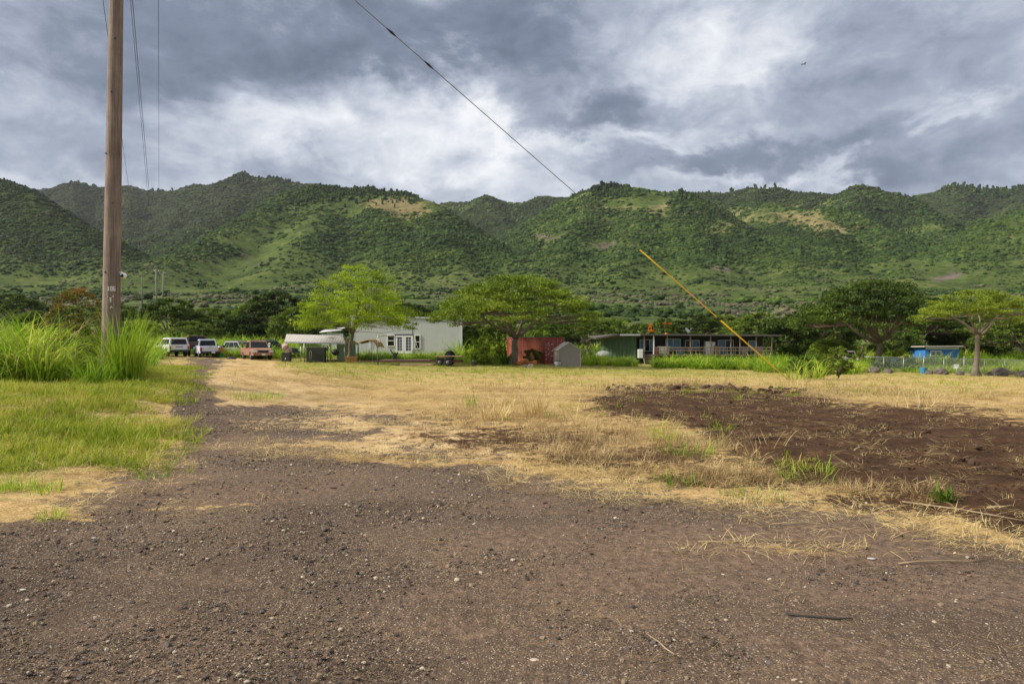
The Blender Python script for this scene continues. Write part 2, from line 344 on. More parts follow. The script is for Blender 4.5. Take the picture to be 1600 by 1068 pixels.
MEADOW = [(.34, (.022, .037, .010)), (.44, (.046, .070, .016)), (.53, (.076, .110, .024)), (.62, (.125, .145, .044)), (.72, (.17, .16, .07))]
def ground_mat():
    m, t, b, o = mat_new('ground_cover', .95)
    pos = t.new('ShaderNodeNewGeometry').outputs['Position']
    b.inputs['Specular IOR Level'].default_value = .15
    nA = t.noise(pos, .35, 5, .6); nB = t.noise(pos, 2.2, 6, .62); nC = t.noise(pos, 14, 5, .65); nD = t.noise(pos, 70, 4, .6)
    # gravel: dark crushed stone with brown earth patches and pale chips
    earth = t.ramp(t.math('ADD', t.math('MULTIPLY', nA, .55), t.math('MULTIPLY', nC, .45)), [(.36, (.070, .048, .034)), (.5, (.130, .088, .060)), (.62, (.235, .158, .100))])
    v1 = t.new('ShaderNodeTexVoronoi'); t.put(v1.inputs['Vector'], pos); v1.inputs['Scale'].default_value = 48
    v2 = t.new('ShaderNodeTexVoronoi'); t.put(v2.inputs['Vector'], pos); v2.inputs['Scale'].default_value = 105
    s1 = t.xyz(v1.outputs['Color']); s2 = t.xyz(v2.outputs['Color'])
    st1 = t.ramp(s1[0], [(0, (.045, .037, .032)), (.5, (.115, .09, .072)), (.75, (.20, .155, .12)), (.88, (.36, .29, .21)), (1, (.66, .57, .45))])
    st2 = t.ramp(s2[1], [(0, (.040, .032, .028)), (.5, (.12, .093, .073)), (.80, (.22, .165, .125)), (.90, (.44, .36, .27)), (1, (.72, .63, .50))])
    k1 = t.math('MULTIPLY', t.maprange(v1.outputs['Distance'], .34, .42, 1, 0), t.maprange(s1[2], .35, .45, 0, 1))
    k2 = t.maprange(v2.outputs['Distance'], .40, .52, 1, 0)
    stony = t.maprange(t.math('ADD', t.math('MULTIPLY', nB, .5), t.math('MULTIPLY', nA, .5)), .40, .52, .25, 1)
    gr = t.mix(t.math('MULTIPLY', k2, stony), earth, st2); gr = t.mix(t.math('MULTIPLY', k1, stony), gr, st1)
    gr = t.mix(t.maprange(t.math('ADD', t.math('MULTIPLY', nA, .6), t.math('MULTIPLY', nB, .4)), .44, .62, 0, .75), gr, earth)
    gr = t.mix(t.maprange(t.math('ADD', t.attr('dirt'), t.math('MULTIPLY', t.math('SUBTRACT', t.noise(pos, 5.0, 7, .7), .5), 1.6)), .35, .75, 0, .9), gr, t.ramp(nC, [(.35, (.115, .077, .055)), (.5, (.18, .122, .086)), (.65, (.26, .178, .125))]))
    # turned red-brown soil
    so = t.ramp(t.math('ADD', t.math('MULTIPLY', nB, .5), t.math('MULTIPLY', nC, .5)), [(.34, (.026, .013, .007)), (.5, (.066, .034, .017)), (.66, (.14, .078, .040))])
    # mown straw: fine fibres over a tan mat
    rot = t.new('ShaderNodeMapping'); t.put(rot.inputs['Vector'], t.vmath('ADD', pos, t.vmath('MULTIPLY', t.noise(pos, 1.2, 3, .6, col=True), (1.2, 1.2, 0)))); rot.inputs['Scale'].default_value = (16, 60, 20); rot.inputs['Rotation'].default_value = (0, 0, .5)
    fib = t.noise(rot.outputs[0], 1.0, 4, .7)
    stw = t.ramp(t.math('ADD', t.math('MULTIPLY', fib, .55), t.math('MULTIPLY', nB, .45)), [(.30, (.15, .085, .038)), (.44, (.36, .23, .095)), (.56, (.58, .41, .19)), (.72, (.74, .58, .31))])
    stw = t.mix(t.math('MULTIPLY', t.maprange(nA, .42, .60, 0, .6), t.maprange(t.xyz(pos)[1], 18, 40, .15, 1)), stw, (.42, .39, .11))
    tan = t.ramp(t.math('ADD', t.math('MULTIPLY', nC, .45), t.math('MULTIPLY', nB, .55)), [(.34, (.22, .13, .065)), (.46, (.48, .33, .165)), (.60, (.68, .52, .28))])
    grn = t.ramp(t.math('ADD', t.math('MULTIPLY', nC, .4), t.math('MULTIPLY', nB, .6)), [(.30, (.09, .12, .012)), (.46, (.19, .22, .03)), (.56, (.36, .32, .09)), (.68, (.54, .43, .18))])
    nE = t.noise(pos, 3.5, 9, .74); nF = t.noise(pos, 11, 6, .72)
    def msk(name, lo=.35, hi=.65, a=.9):
        q = t.math('ADD', t.attr(name), t.math('MULTIPLY', t.math('SUBTRACT', t.math('ADD', t.math('MULTIPLY', nE, .6), t.math('MULTIPLY', nF, .4)), .5), a * 2.4))
        return t.maprange(q, lo, hi, 0, 1, True)
    c = t.mix(msk('tan'), stw, tan)
    c = t.mix(msk('green', .35, .7, 1.3), c, grn)
    c = t.mix(msk('soil', .38, .58, 1.3), c, so)
    mg = msk('gravel', .40, .56, 1.2); c = t.mix(mg, c, gr)
    f1 = t.noise(pos, .03, 6, .62); f2 = t.noise(pos, .16, 6, .65); ff = t.math('ADD', t.math('MULTIPLY', f1, .55), t.math('MULTIPLY', f2, .45))
    c = t.mix(t.attr('far'), c, t.ramp(ff, MEADOW))
    t.put(b.inputs['Base Color'], c)
    h = t.math('ADD', t.math('MULTIPLY', nC, .6), t.math('ADD', t.math('MULTIPLY', nD, .25), t.math('MULTIPLY', k1, .12)))
    bump(t, b, h, .05, 1.0)
    return m

def hill_mat():
    m, t, b, o = mat_new('hillside_cover', .95); b.inputs['Specular IOR Level'].default_value = .1
    pos = t.new('ShaderNodeNewGeometry').outputs['Position']
    n0 = t.noise(pos, .006, 4, .6); n1 = t.noise(pos, .03, 6, .62); n2 = t.noise(pos, .16, 6, .65)
    f = t.math('ADD', t.math('MULTIPLY', n1, .55), t.math('MULTIPLY', n2, .45))
    gras = t.ramp(f, MEADOW)
    dry = t.ramp(f, [(.36, (.09, .065, .035)), (.5, (.19, .16, .07)), (.66, (.29, .25, .12))])
    rock = t.ramp(f, [(.36, (.035, .028, .024)), (.5, (.10, .08, .065)), (.64, (.20, .16, .13))])
    wd = t.ramp(f, [(.36, (.022, .034, .009)), (.5, (.045, .068, .014)), (.64, (.085, .11, .026))])
    gras = t.mix(t.maprange(t.math('ADD', t.attr('wood'), t.math('MULTIPLY', t.math('SUBTRACT', f, .5), 1.2)), .3, .75), gras, wd)
    c = t.mix(t.maprange(t.math('ADD', t.attr('dry'), t.math('MULTIPLY', t.math('SUBTRACT', f, .5), 1.6)), .4, .7), gras, dry)
    c = t.mix(t.maprange(t.math('ADD', t.attr('rock'), t.math('MULTIPLY', t.math('SUBTRACT', f, .5), 2.0)), .45, .65), c, rock)
    t.put(b.inputs['Base Color'], c); bump(t, b, f, 6.0, .9)
    return m

# ------------------------------------------------------------------ ground sheet (all round the camera)
def build_ground():
    cols_ = np.concatenate([np.linspace(-88, -52, 16)[:-1], np.linspace(-52, 52, 560), np.linspace(52, 88, 16)[1:]])
    a = R(1) * cols_
    rows = np.concatenate([np.geomspace(1.2, 14, 150)[:-1], np.geomspace(14, 120, 190)[:-1], np.geomspace(120, 420, 40)[:-1], np.geomspace(420, 9000, 14)])
    A, Rr = np.meshgrid(a, rows); X = np.sin(A) * Rr; Y = np.cos(A) * Rr
    Z = H(X, Y)
    Z = np.where(Rr > 420, np.minimum(Z, 30) - 4, Z)
    nr, nc = X.shape
    mk_ = masks(X.ravel(), Y.ravel()); x, y = X.ravel(), Y.ravel(); z = Z.ravel()
    # real relief: clods in the soil, small rises in the gravel
    z = z + mk_['soil'] * (.16 * (fbm(x, y, 1.1, 3, 51) - .45) + .09 * (fbm(x, y, .3, 3, 53) - .5)) + mk_['gravel'] * (.03 * (fbm(x, y, .8, 3, 57) - .5))
    z = z + (1 - mk_['gravel']) * (1 - mk_['soil']) * .10 * (fbm(x, y, .7, 3, 61) - .4) * sstep(3, 7, y) * (1 - sstep(80, 110, y))
    V = np.stack([x, y, z], 1)
    i = np.arange(nr - 1)[:, None] * nc + np.arange(nc - 1)[None]; i = i.ravel()
    Fq = np.stack([i, i + 1, i + nc + 1, i + nc], 1)
    # behind the camera: a coarse half disc joined on
    b0 = len(V); aa = np.linspace(R(88), R(272), 24); rr = np.array([0, 1.2, 4, 15, 60, 300, 2000, 9000])
    B = np.array([[math.sin(q) * k, math.cos(q) * k, 0 if k < 2 else Hs(math.sin(q) * k, 0)] for k in rr for q in aa])
    j = (np.arange(len(rr) - 1)[:, None] * 24 + np.arange(23)[None]).ravel() + b0
    Fb = np.stack([j, j + 1, j + 25, j + 24], 1)[:, ::-1]
    # small fan in front of the feet
    c0 = b0 + len(B); fr = [[0, 0, 0]]; Fc = []
    C = np.array([[0, 0, 0.0]]); V = np.concatenate([V, B, C])
    Fc = np.stack([np.full(nc - 1, c0), np.arange(1, nc), np.arange(nc - 1)], 1)
    at_ = {k: np.concatenate([mk_[k], np.full(len(B) + 1, 1.0 if k == 'gravel' else 0.0)]) for k in ('gravel', 'soil', 'green', 'tan', 'far', 'dirt')}
    o = mk('ground', V, [Fq[:, ::-1], Fb[:, ::-1], Fc[:, ::-1]], ground_mat(), attrs=at_, smooth=True)
    tag(o, kind='structure')
build_ground()

# ------------------------------------------------------------------ hills
SP = [
 [(-600, 230, 950), (-150, 265, 880), (0, 290, 820), (35, 300, 780), (70, 338, 730), (115, 372, 680), (165, 405, 620), (210, 436, 540)],
 [(-150, 265, 880), (-100, 340, 700), (-60, 420, 540)], [(0, 290, 820), (10, 350, 680), (40, 410, 560)],
 [(-700, 300, 2000), (30, 303, 1800), (120, 291, 1750), (200, 296, 1750), (250, 303, 1750), (310, 296, 1700), (380, 279, 1620), (430, 285, 1600), (500, 292, 1600), (560, 306, 1650), (640, 318, 1750), (705, 321, 1800), (760, 312, 1600), (800, 322, 1650), (850, 313, 1500), (950, 304, 1500), (1100, 306, 1500), (1170, 301, 1450), (1215, 299, 1450), (1262, 306, 1400), (1310, 308, 1350)],
 [(380, 279, 1620), (374, 308, 1450), (330, 345, 1250), (285, 378, 1050), (225, 415, 820)], [(430, 281, 1600), (440, 320, 1350), (400, 352, 1150), (350, 385, 950)],
 [(200, 296, 1750), (205, 335, 1450), (190, 385, 1100), (180, 420, 850)], [(120, 291, 1750), (110, 330, 1450), (120, 372, 1150)], [(310, 292, 1700), (290, 330, 1450), (262, 365, 1200)],
 # middle hill with the flat wooded top
 [(462, 306, 960), (500, 303, 950), (560, 303, 940), (630, 310, 930), (665, 322, 900), (700, 345, 840), (745, 375, 760), (790, 408, 680), (828, 434, 590)],
 [(462, 306, 960), (430, 328, 880), (395, 345, 820), (340, 375, 720), (290, 400, 620), (245, 432, 520)],
 [(520, 303, 950), (500, 345, 800), (470, 385, 680), (430, 425, 560)], [(590, 305, 930), (600, 350, 790), (620, 395, 670), (640, 432, 570)], [(462, 306, 960), (520, 296, 1150), (560, 300, 1400)],
 [(665, 322, 900), (690, 370, 730), (720, 425, 580)],
 # behind, between the two front hills
 [(760, 312, 1600), (785, 345, 1300), (800, 378, 1050), (815, 405, 850)], [(705, 321, 1800), (720, 345, 1400), (740, 365, 1150)], [(850, 313, 1500), (855, 345, 1200), (850, 375, 980)],
 # right middle hill
 [(850, 345, 1080), (880, 325, 1060), (910, 308, 1040), (950, 298, 1020), (985, 302, 1000), (1020, 308, 985), (1060, 309, 980), (1085, 322, 940), (1120, 350, 860), (1170, 385, 760), (1220, 415, 670), (1270, 442, 560)],
 [(930, 306, 1030), (910, 350, 850), (880, 395, 700), (845, 436, 570)], [(1000, 308, 990), (1000, 360, 800), (985, 405, 660), (960, 440, 540)], [(1060, 309, 980), (1075, 365, 800), (1085, 410, 650), (1100, 440, 550)],
 [(1170, 301, 1450), (1150, 325, 1200), (1200, 345, 1000), (1230, 385, 820), (1262, 425, 640)],
 [(1310, 308, 1350), (1345, 296, 1260), (1400, 309, 1200), (1440, 338, 1120), (1465, 365, 1020)], [(1345, 296, 1260), (1320, 335, 1080), (1300, 365, 950)],
 [(1165, 312, 1250), (1205, 326, 1060), (1290, 331, 950), (1340, 348, 890), (1385, 372, 820), (1430, 402, 730), (1500, 440, 590)],
 [(1290, 331, 950), (1290, 380, 780), (1310, 425, 620)], [(1205, 326, 1060), (1225, 372, 860), (1250, 410, 700)], [(1385, 372, 820), (1400, 412, 680), (1415, 440, 560)],
 [(1395, 320, 1750), (1440, 308, 1650), (1490, 297, 1600), (1600, 299, 1600), (2000, 280, 1600)], [(1490, 297, 1600), (1490, 330, 1350), (1470, 352, 1150)], [(1600, 299, 1600), (1590, 325, 1300), (1530, 345, 1100)],
 [(2100, 280, 1000), (1750, 305, 960), (1640, 325, 900), (1600, 338, 860), (1545, 353, 800), (1505, 382, 720), (1480, 415, 640)], [(1600, 338, 860), (1600, 385, 700), (1600, 432, 560)], [(1545, 353, 800), (1550, 400, 670), (1550, 436, 560)], [(1750, 305, 960), (1740, 370, 720), (1730, 430, 560)],
]
SEG = []
for s_ in SP:
    p_ = [at(*q) for q in s_]
    for a_, b_ in zip(p_[:-1], p_[1:]): SEG.append((a_, b_))
def hills(x, y):
    """height, distance below the nearest crest line"""
    base = H(x, y) + 0 * x
    wx = x + 60 * (fbm(x, y, 160, 3, 71) - .5); wy = y + 60 * (fbm(x, y, 160, 3, 75) - .5)
    K = 7.0; acc = np.exp(np.clip((base - 300) / K, -80, 40)); top = np.full(x.shape, -1e3); dc = np.full(x.shape, 1e4)
    far = sstep(0, 1, 0 * x)
    for a, b in SEG:
        ex, ey = b.x - a.x, b.y - a.y; L2 = ex * ex + ey * ey
        def dd(X, Y):
            t = np.clip(((X - a.x) * ex + (Y - a.y) * ey) / L2, 0, 1)
            return t, np.hypot(X - a.x - t * ex, Y - a.y - t * ey)
        t, d0 = dd(x, y); t2, d1 = dd(wx, wy); m = sstep(0, 120, d0); d = d0 * (1 - m) + d1 * m
        zc = a.z * (1 - t) + b.z * t
        h = zc - (0.76 * d * d / (d + 32) + 14 * (1 - np.exp(-d / 45)) * 0 ) - 10 * (1 - np.exp(-(d / 60) ** 2))* .3
        acc = acc + np.exp(np.clip((h - 300) / K, -80, 40)); dc = np.minimum(dc, d0)
    z = 300 + K * np.log(acc) 
    up = sstep(0, 40, z - base)
    # gullies and small spurs
    g1 = 1 - np.abs(2 * fbm(x, y, 140, 3, 81) - 1); g2 = 1 - np.abs(2 * fbm(x, y, 42, 3, 85) - 1)
    am = sstep(10, 130, dc) * up
    z = z + am * (40 * (g1 - .82) + 12 * (g2 - .85)) + up * 3.0 * (fbm(x, y, 18, 3, 88) - .5)
    # bench and cliff steps
    return z, dc, up
def forest_den(x, Y, z, up):
    ppx, ppy = proj(x, Y, z)
    d = .55 * fbm(x, Y, 120, 4, 141) + .45 * fbm(x, Y, 30, 3, 145)
    den = (.16 + .84 * sstep(.37, .50, d)) * up
    def e(cx, cy, rx, ry): return ell(ppx, ppy, cx, cy, rx, ry)
    jit = fbm(x, Y, 60, 4, 151)
    # open grassy places
    for (cx, cy, rx, ry, v) in ((400, 385, 150, 42, .80), (330, 410, 130, 28, .7), (640, 322, 70, 16, .9), (545, 322, 90, 12, .6), (470, 350, 50, 24, .4), (985, 318, 100, 10, .75), (1220, 350, 120, 22, .5), (1300, 345, 110, 18, .55), (1560, 370, 90, 40, .55),
                                (1180, 330, 80, 14, .5), (560, 345, 120, 12, .3), (395, 408, 50, 8, .8), (945, 385, 40, 8, .8), (860, 372, 36, 8, .7), (1480, 430, 26, 18, .85), (1150, 425, 50, 7, .7), (900, 345, 60, 14, .3), (1420, 390, 70, 24, .3)):
        den = den * (1 - np.clip(v * 1.5 * e(cx, cy, rx, ry) * sstep(.30, .52, jit + .06), 0, .97))
    for (cx, cy, rx, ry, v) in ((60, 380, 130, 60, .9), (200, 360, 120, 60, .7), (690, 385, 120, 40, .9), (560, 385, 80, 30, .6), (560, 293, 95, 8, 1), (1200, 390, 90, 34, .7), (1080, 330, 30, 30, .7), (1370, 335, 60, 26, .7), (300, 320, 140, 40, .5), (960, 298, 30, 8, 1), (1520, 300, 100, 8, .9)):
        den = np.maximum(den, v * sstep(.1, .6, e(cx, cy, rx, ry)) * up)
    return den
def build_hills():
    cols_ = np.linspace(-1000, 2600, 800); rows = np.concatenate([np.geomspace(330, 1100, 190)[:-1], np.geomspace(1100, 2400, 90)])
    PXg, Yg = np.meshgrid(cols_, rows); X = (PXg - 800) / F * Yg; Y = Yg
    z, dc, up = hills(X.ravel(), Y.ravel()); x, y = X.ravel(), Y.ravel()
    z = z - 3.0 * (1 - sstep(330, 345, y))
    z = np.where(y > 2300, z - 60, z)
    px, py = proj(x, y, z)
    n = fbm(x, y, 90, 4, 91)
    def e(cx, cy, rx, ry): return ell(px + 60 * (n - .5), py + 40 * (n - .5), cx, cy, rx, ry)
    dry = .75 * e(640, 325, 50, 14) + .5 * e(560, 318, 60, 10) + .55 * e(960, 322, 130, 12) + .5 * e(1180, 345, 150, 22) + .45 * e(1330, 355, 80, 18) + .45 * e(1540, 370, 80, 25) + .35 * e(620, 345, 60, 12)
    rock = .62 * e(945, 385, 40, 7) + .6 * e(860, 372, 34, 7) + .55 * e(395, 408, 34, 5) + .62 * e(1150, 425, 46, 6) + .75 * e(1480, 430, 26, 18) + .5 * e(1500, 380, 24, 5) + .45 * e(650, 326, 28, 9) + .5*e(1290,400,30,5)
    V = np.stack([x, y, z], 1); nr, nc = X.shape
    i = (np.arange(nr - 1)[:, None] * nc + np.arange(nc - 1)[None]).ravel()
    o = mk('hills', V, [np.stack([i, i + 1, i + nc + 1, i + nc], 1)], hill_mat(), attrs=dict(dry=dry, rock=rock, wood=np.clip(forest_den(x, y, z, up), 0, 1)), smooth=True)
    tag(o, kind='structure')
build_hills()
# ------------------------------------------------------------------ vegetation and loose stuff
M_grass = leafmat('green_grass_blades', [(.12, (.07, .13, .008)), (.35, (.19, .27, .014)), (.58, (.36, .42, .03)), (.85, (.60, .50, .14))], .40, big=.7)
M_tall = leafmat('tall_grass_blades', [(.10, (.05, .13, .010)), (.32, (.15, .29, .015)), (.58, (.33, .48, .03)), (.85, (.58, .60, .11))], .42, big=.5)
M_straw = leafmat('dry_straw', [(.15, (.24, .15, .06)), (.42, (.52, .38, .15)), (.72, (.74, .60, .29))], .15, big=.8)
M_weed = leafmat('weed_leaves', [(.15, (.03, .075, .01)), (.5, (.075, .15, .015)), (.85, (.18, .27, .03))], .35)
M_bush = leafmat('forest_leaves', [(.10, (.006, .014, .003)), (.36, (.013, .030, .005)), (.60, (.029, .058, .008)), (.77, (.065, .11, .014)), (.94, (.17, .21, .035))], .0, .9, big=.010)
M_bushG = leafmat('upland_and_shaded_leaves', [(.10, (.010, .016, .006)), (.40, (.024, .038, .012)), (.66, (.050, .066, .022)), (.84, (.085, .095, .035)), (.95, (.14, .14, .06))], .0, .9, big=.006)  # far ridges; also stands in for cloud shade on the left hills
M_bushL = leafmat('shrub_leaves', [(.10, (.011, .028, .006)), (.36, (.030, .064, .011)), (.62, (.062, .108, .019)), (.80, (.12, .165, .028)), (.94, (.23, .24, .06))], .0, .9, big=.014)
M_bush2 = leafmat('scrub_twigs', [(.2, (.07, .065, .045)), (.55, (.13, .12, .075)), (.85, (.15, .19, .05))], .0, .9, big=.02)

def blades(n, rad, h0, h1, w, bend, segs=4, seed=0, lean=.25, flat=False):
    """a tuft: n curved blades -> verts, quads, per-vertex var"""
    r = np.random.default_rng(seed); V = []; Q = []; A = []
    for k in range(n):
        a = r.uniform(0, 2 * math.pi); rr = rad * math.sqrt(r.random()); bx, by = rr * math.cos(a), rr * math.sin(a)
        L = r.uniform(h0, h1); az = a + r.normal(0, .9); ph = abs(r.normal(lean, lean * .6)) if not flat else r.uniform(1.25, 1.5)
        bd = bend * r.uniform(.4, 1.5); p = np.array([bx, by, 0 if not flat else r.uniform(.0, .03)]); sd = np.array([-math.sin(az), math.cos(az), 0]) * w * r.uniform(.6, 1.3) / 2
        tw = r.normal(0, .5); sd = sd * math.cos(tw) + np.array([math.cos(az), math.sin(az), 0]) * w / 2 * math.sin(tw)
        va = r.random(); b = len(V)
        for i in range(segs + 1):
            t = i / segs; wd = (1 - t ** 1.8) * (.55 + .45 * min(1, t * 4)) + .04
            V += [p - sd * wd, p + sd * wd]; A += [va, va]
            if i < segs:
                an = ph + bd * (t + .5 / segs) ** 1.5
                p = p + np.array([math.sin(an) * math.cos(az), math.sin(an) * math.sin(az), math.cos(an)]) * L / segs
        for i in range(segs): Q.append([b + 2 * i, b + 2 * i + 1, b + 2 * i + 3, b + 2 * i + 2])
    return np.array(V), np.array(Q), np.array(A)
def tuft(name, mat, **k):
    V, Q, A = blades(**k); return mk(name, V, [Q], mat, attrs=dict(var=A), link=False)

def blob(name, mat, n, R0, seed, flat=.8, up=0, nu=7, nv=5):
    """shrub seen from afar: lumpy clusters with many small facets"""
    r = random.Random(seed); m = MB(); var = []
    for k in range(n):
        a = r.uniform(0, 6.28); d = R0 * .62 * math.sqrt(r.random()) if k else 0; q = R0 * r.uniform(.35, .62)
        c0 = len(m.v); m.ball((d * math.cos(a), d * math.sin(a), R0 * flat * r.uniform(.3, .75) + up * r.random()), (q, q, q * flat), nu, nv, .75, seed * 31 + k)
        vv = r.random(); var += [min(1, max(0, vv + r.uniform(-.25, .25))) for _ in range(len(m.v) - c0)]
    fs = m.f; t3 = np.array([f for f in fs if len(f) == 3]); t4 = np.array([f for f in fs if len(f) == 4])
    return mk(name, np.array([tuple(v) for v in m.v]), [t3, t4], mat, attrs=dict(var=var), link=False)
def stone_proto(name, mat, seed):
    m = MB(); m.ball((0, 0, .1), (.5, .42, .28), 7, 5, .45, seed); o = m.build(name, mat); col.objects.unlink(o); return o

def scatter(name, label, cat, protos, P, rot, scl, idx=None, seed=0):
    P = np.asarray(P, float); n = len(P); r = np.random.default_rng(seed)
    me = bpy.data.meshes.new(name); me.vertices.add(n); me.vertices.foreach_set('co', P.ravel())
    if idx is None: idx = r.integers(0, len(protos), n)
    for nm, ty, a in (('rot', 'FLOAT_VECTOR', rot), ('scl', 'FLOAT_VECTOR', scl), ('idx', 'INT', idx)):
        t = me.attributes.new(nm, ty, 'POINT'); t.data.foreach_set('value' if ty == 'INT' else 'vector', np.asarray(a, np.int32 if ty == 'INT' else np.float32).ravel())
    o = bpy.data.objects.new(name, me); col.objects.link(o)
    g = bpy.data.node_groups.new(name, 'GeometryNodeTree'); g.interface.new_socket('Geometry', in_out='INPUT', socket_type='NodeSocketGeometry'); g.interface.new_socket('Geometry', in_out='OUTPUT', socket_type='NodeSocketGeometry')
    gi = g.nodes.new('NodeGroupInput'); go = g.nodes.new('NodeGroupOutput'); jn = g.nodes.new('GeometryNodeJoinGeometry')
    def na(nm, ty):
        k = g.nodes.new('GeometryNodeInputNamedAttribute'); k.data_type = ty; k.inputs['Name'].default_value = nm; return k.outputs['Attribute']
    ar, as_, ai = na('rot', 'FLOAT_VECTOR'), na('scl', 'FLOAT_VECTOR'), na('idx', 'INT')
    for k, p in enumerate(protos):
        io = g.nodes.new('GeometryNodeInstanceOnPoints'); oi = g.nodes.new('GeometryNodeObjectInfo'); oi.inputs['Object'].default_value = p; oi.inputs['As Instance'].default_value = True
        cm = g.nodes.new('FunctionNodeCompare'); cm.data_type = 'INT'; cm.operation = 'EQUAL'
        ins = [s for s in cm.inputs if s.type == 'INT']; g.links.new(ai, ins[0]); ins[1].default_value = k
        g.links.new(gi.outputs[0], io.inputs['Points']); g.links.new(cm.outputs[0], io.inputs['Selection']); g.links.new(oi.outputs['Geometry'], io.inputs['Instance'])
        g.links.new(ar, io.inputs['Rotation']); g.links.new(as_, io.inputs['Scale']); g.links.new(io.outputs[0], jn.inputs[0])
    g.links.new(jn.outputs[0], go.inputs[0]); md = o.modifiers.new('scatter', 'NODES'); md.node_group = g
    return tag(o, label, cat, kind='stuff')
def rnd_rot(n, r, tilt=.12):
    return np.stack([r.normal(0, tilt, n), r.normal(0, tilt, n), r.uniform(0, 2 * math.pi, n)], 1)
def iso(s, zs=None): return np.stack([s, s, s if zs is None else zs], 1)
def samp(n, x0, x1, y0, y1, r, dens, power=1.0, zfun=H):
    """candidates spread over the view wedge (px range, depth range); keep with probability dens"""
    px = r.uniform(x0, x1, n); u = r.random(n)
    Y = (y0 ** power + u * (y1 ** power - y0 ** power)) ** (1 / power) if power else np.exp(math.log(y0) + u * math.log(y1 / y0))
    x = (px - 800) / F * Y; k = r.random(n) < dens(x, Y, px); x, Y = x[k], Y[k]
    return np.stack([x, Y, H(x, Y)], 1)

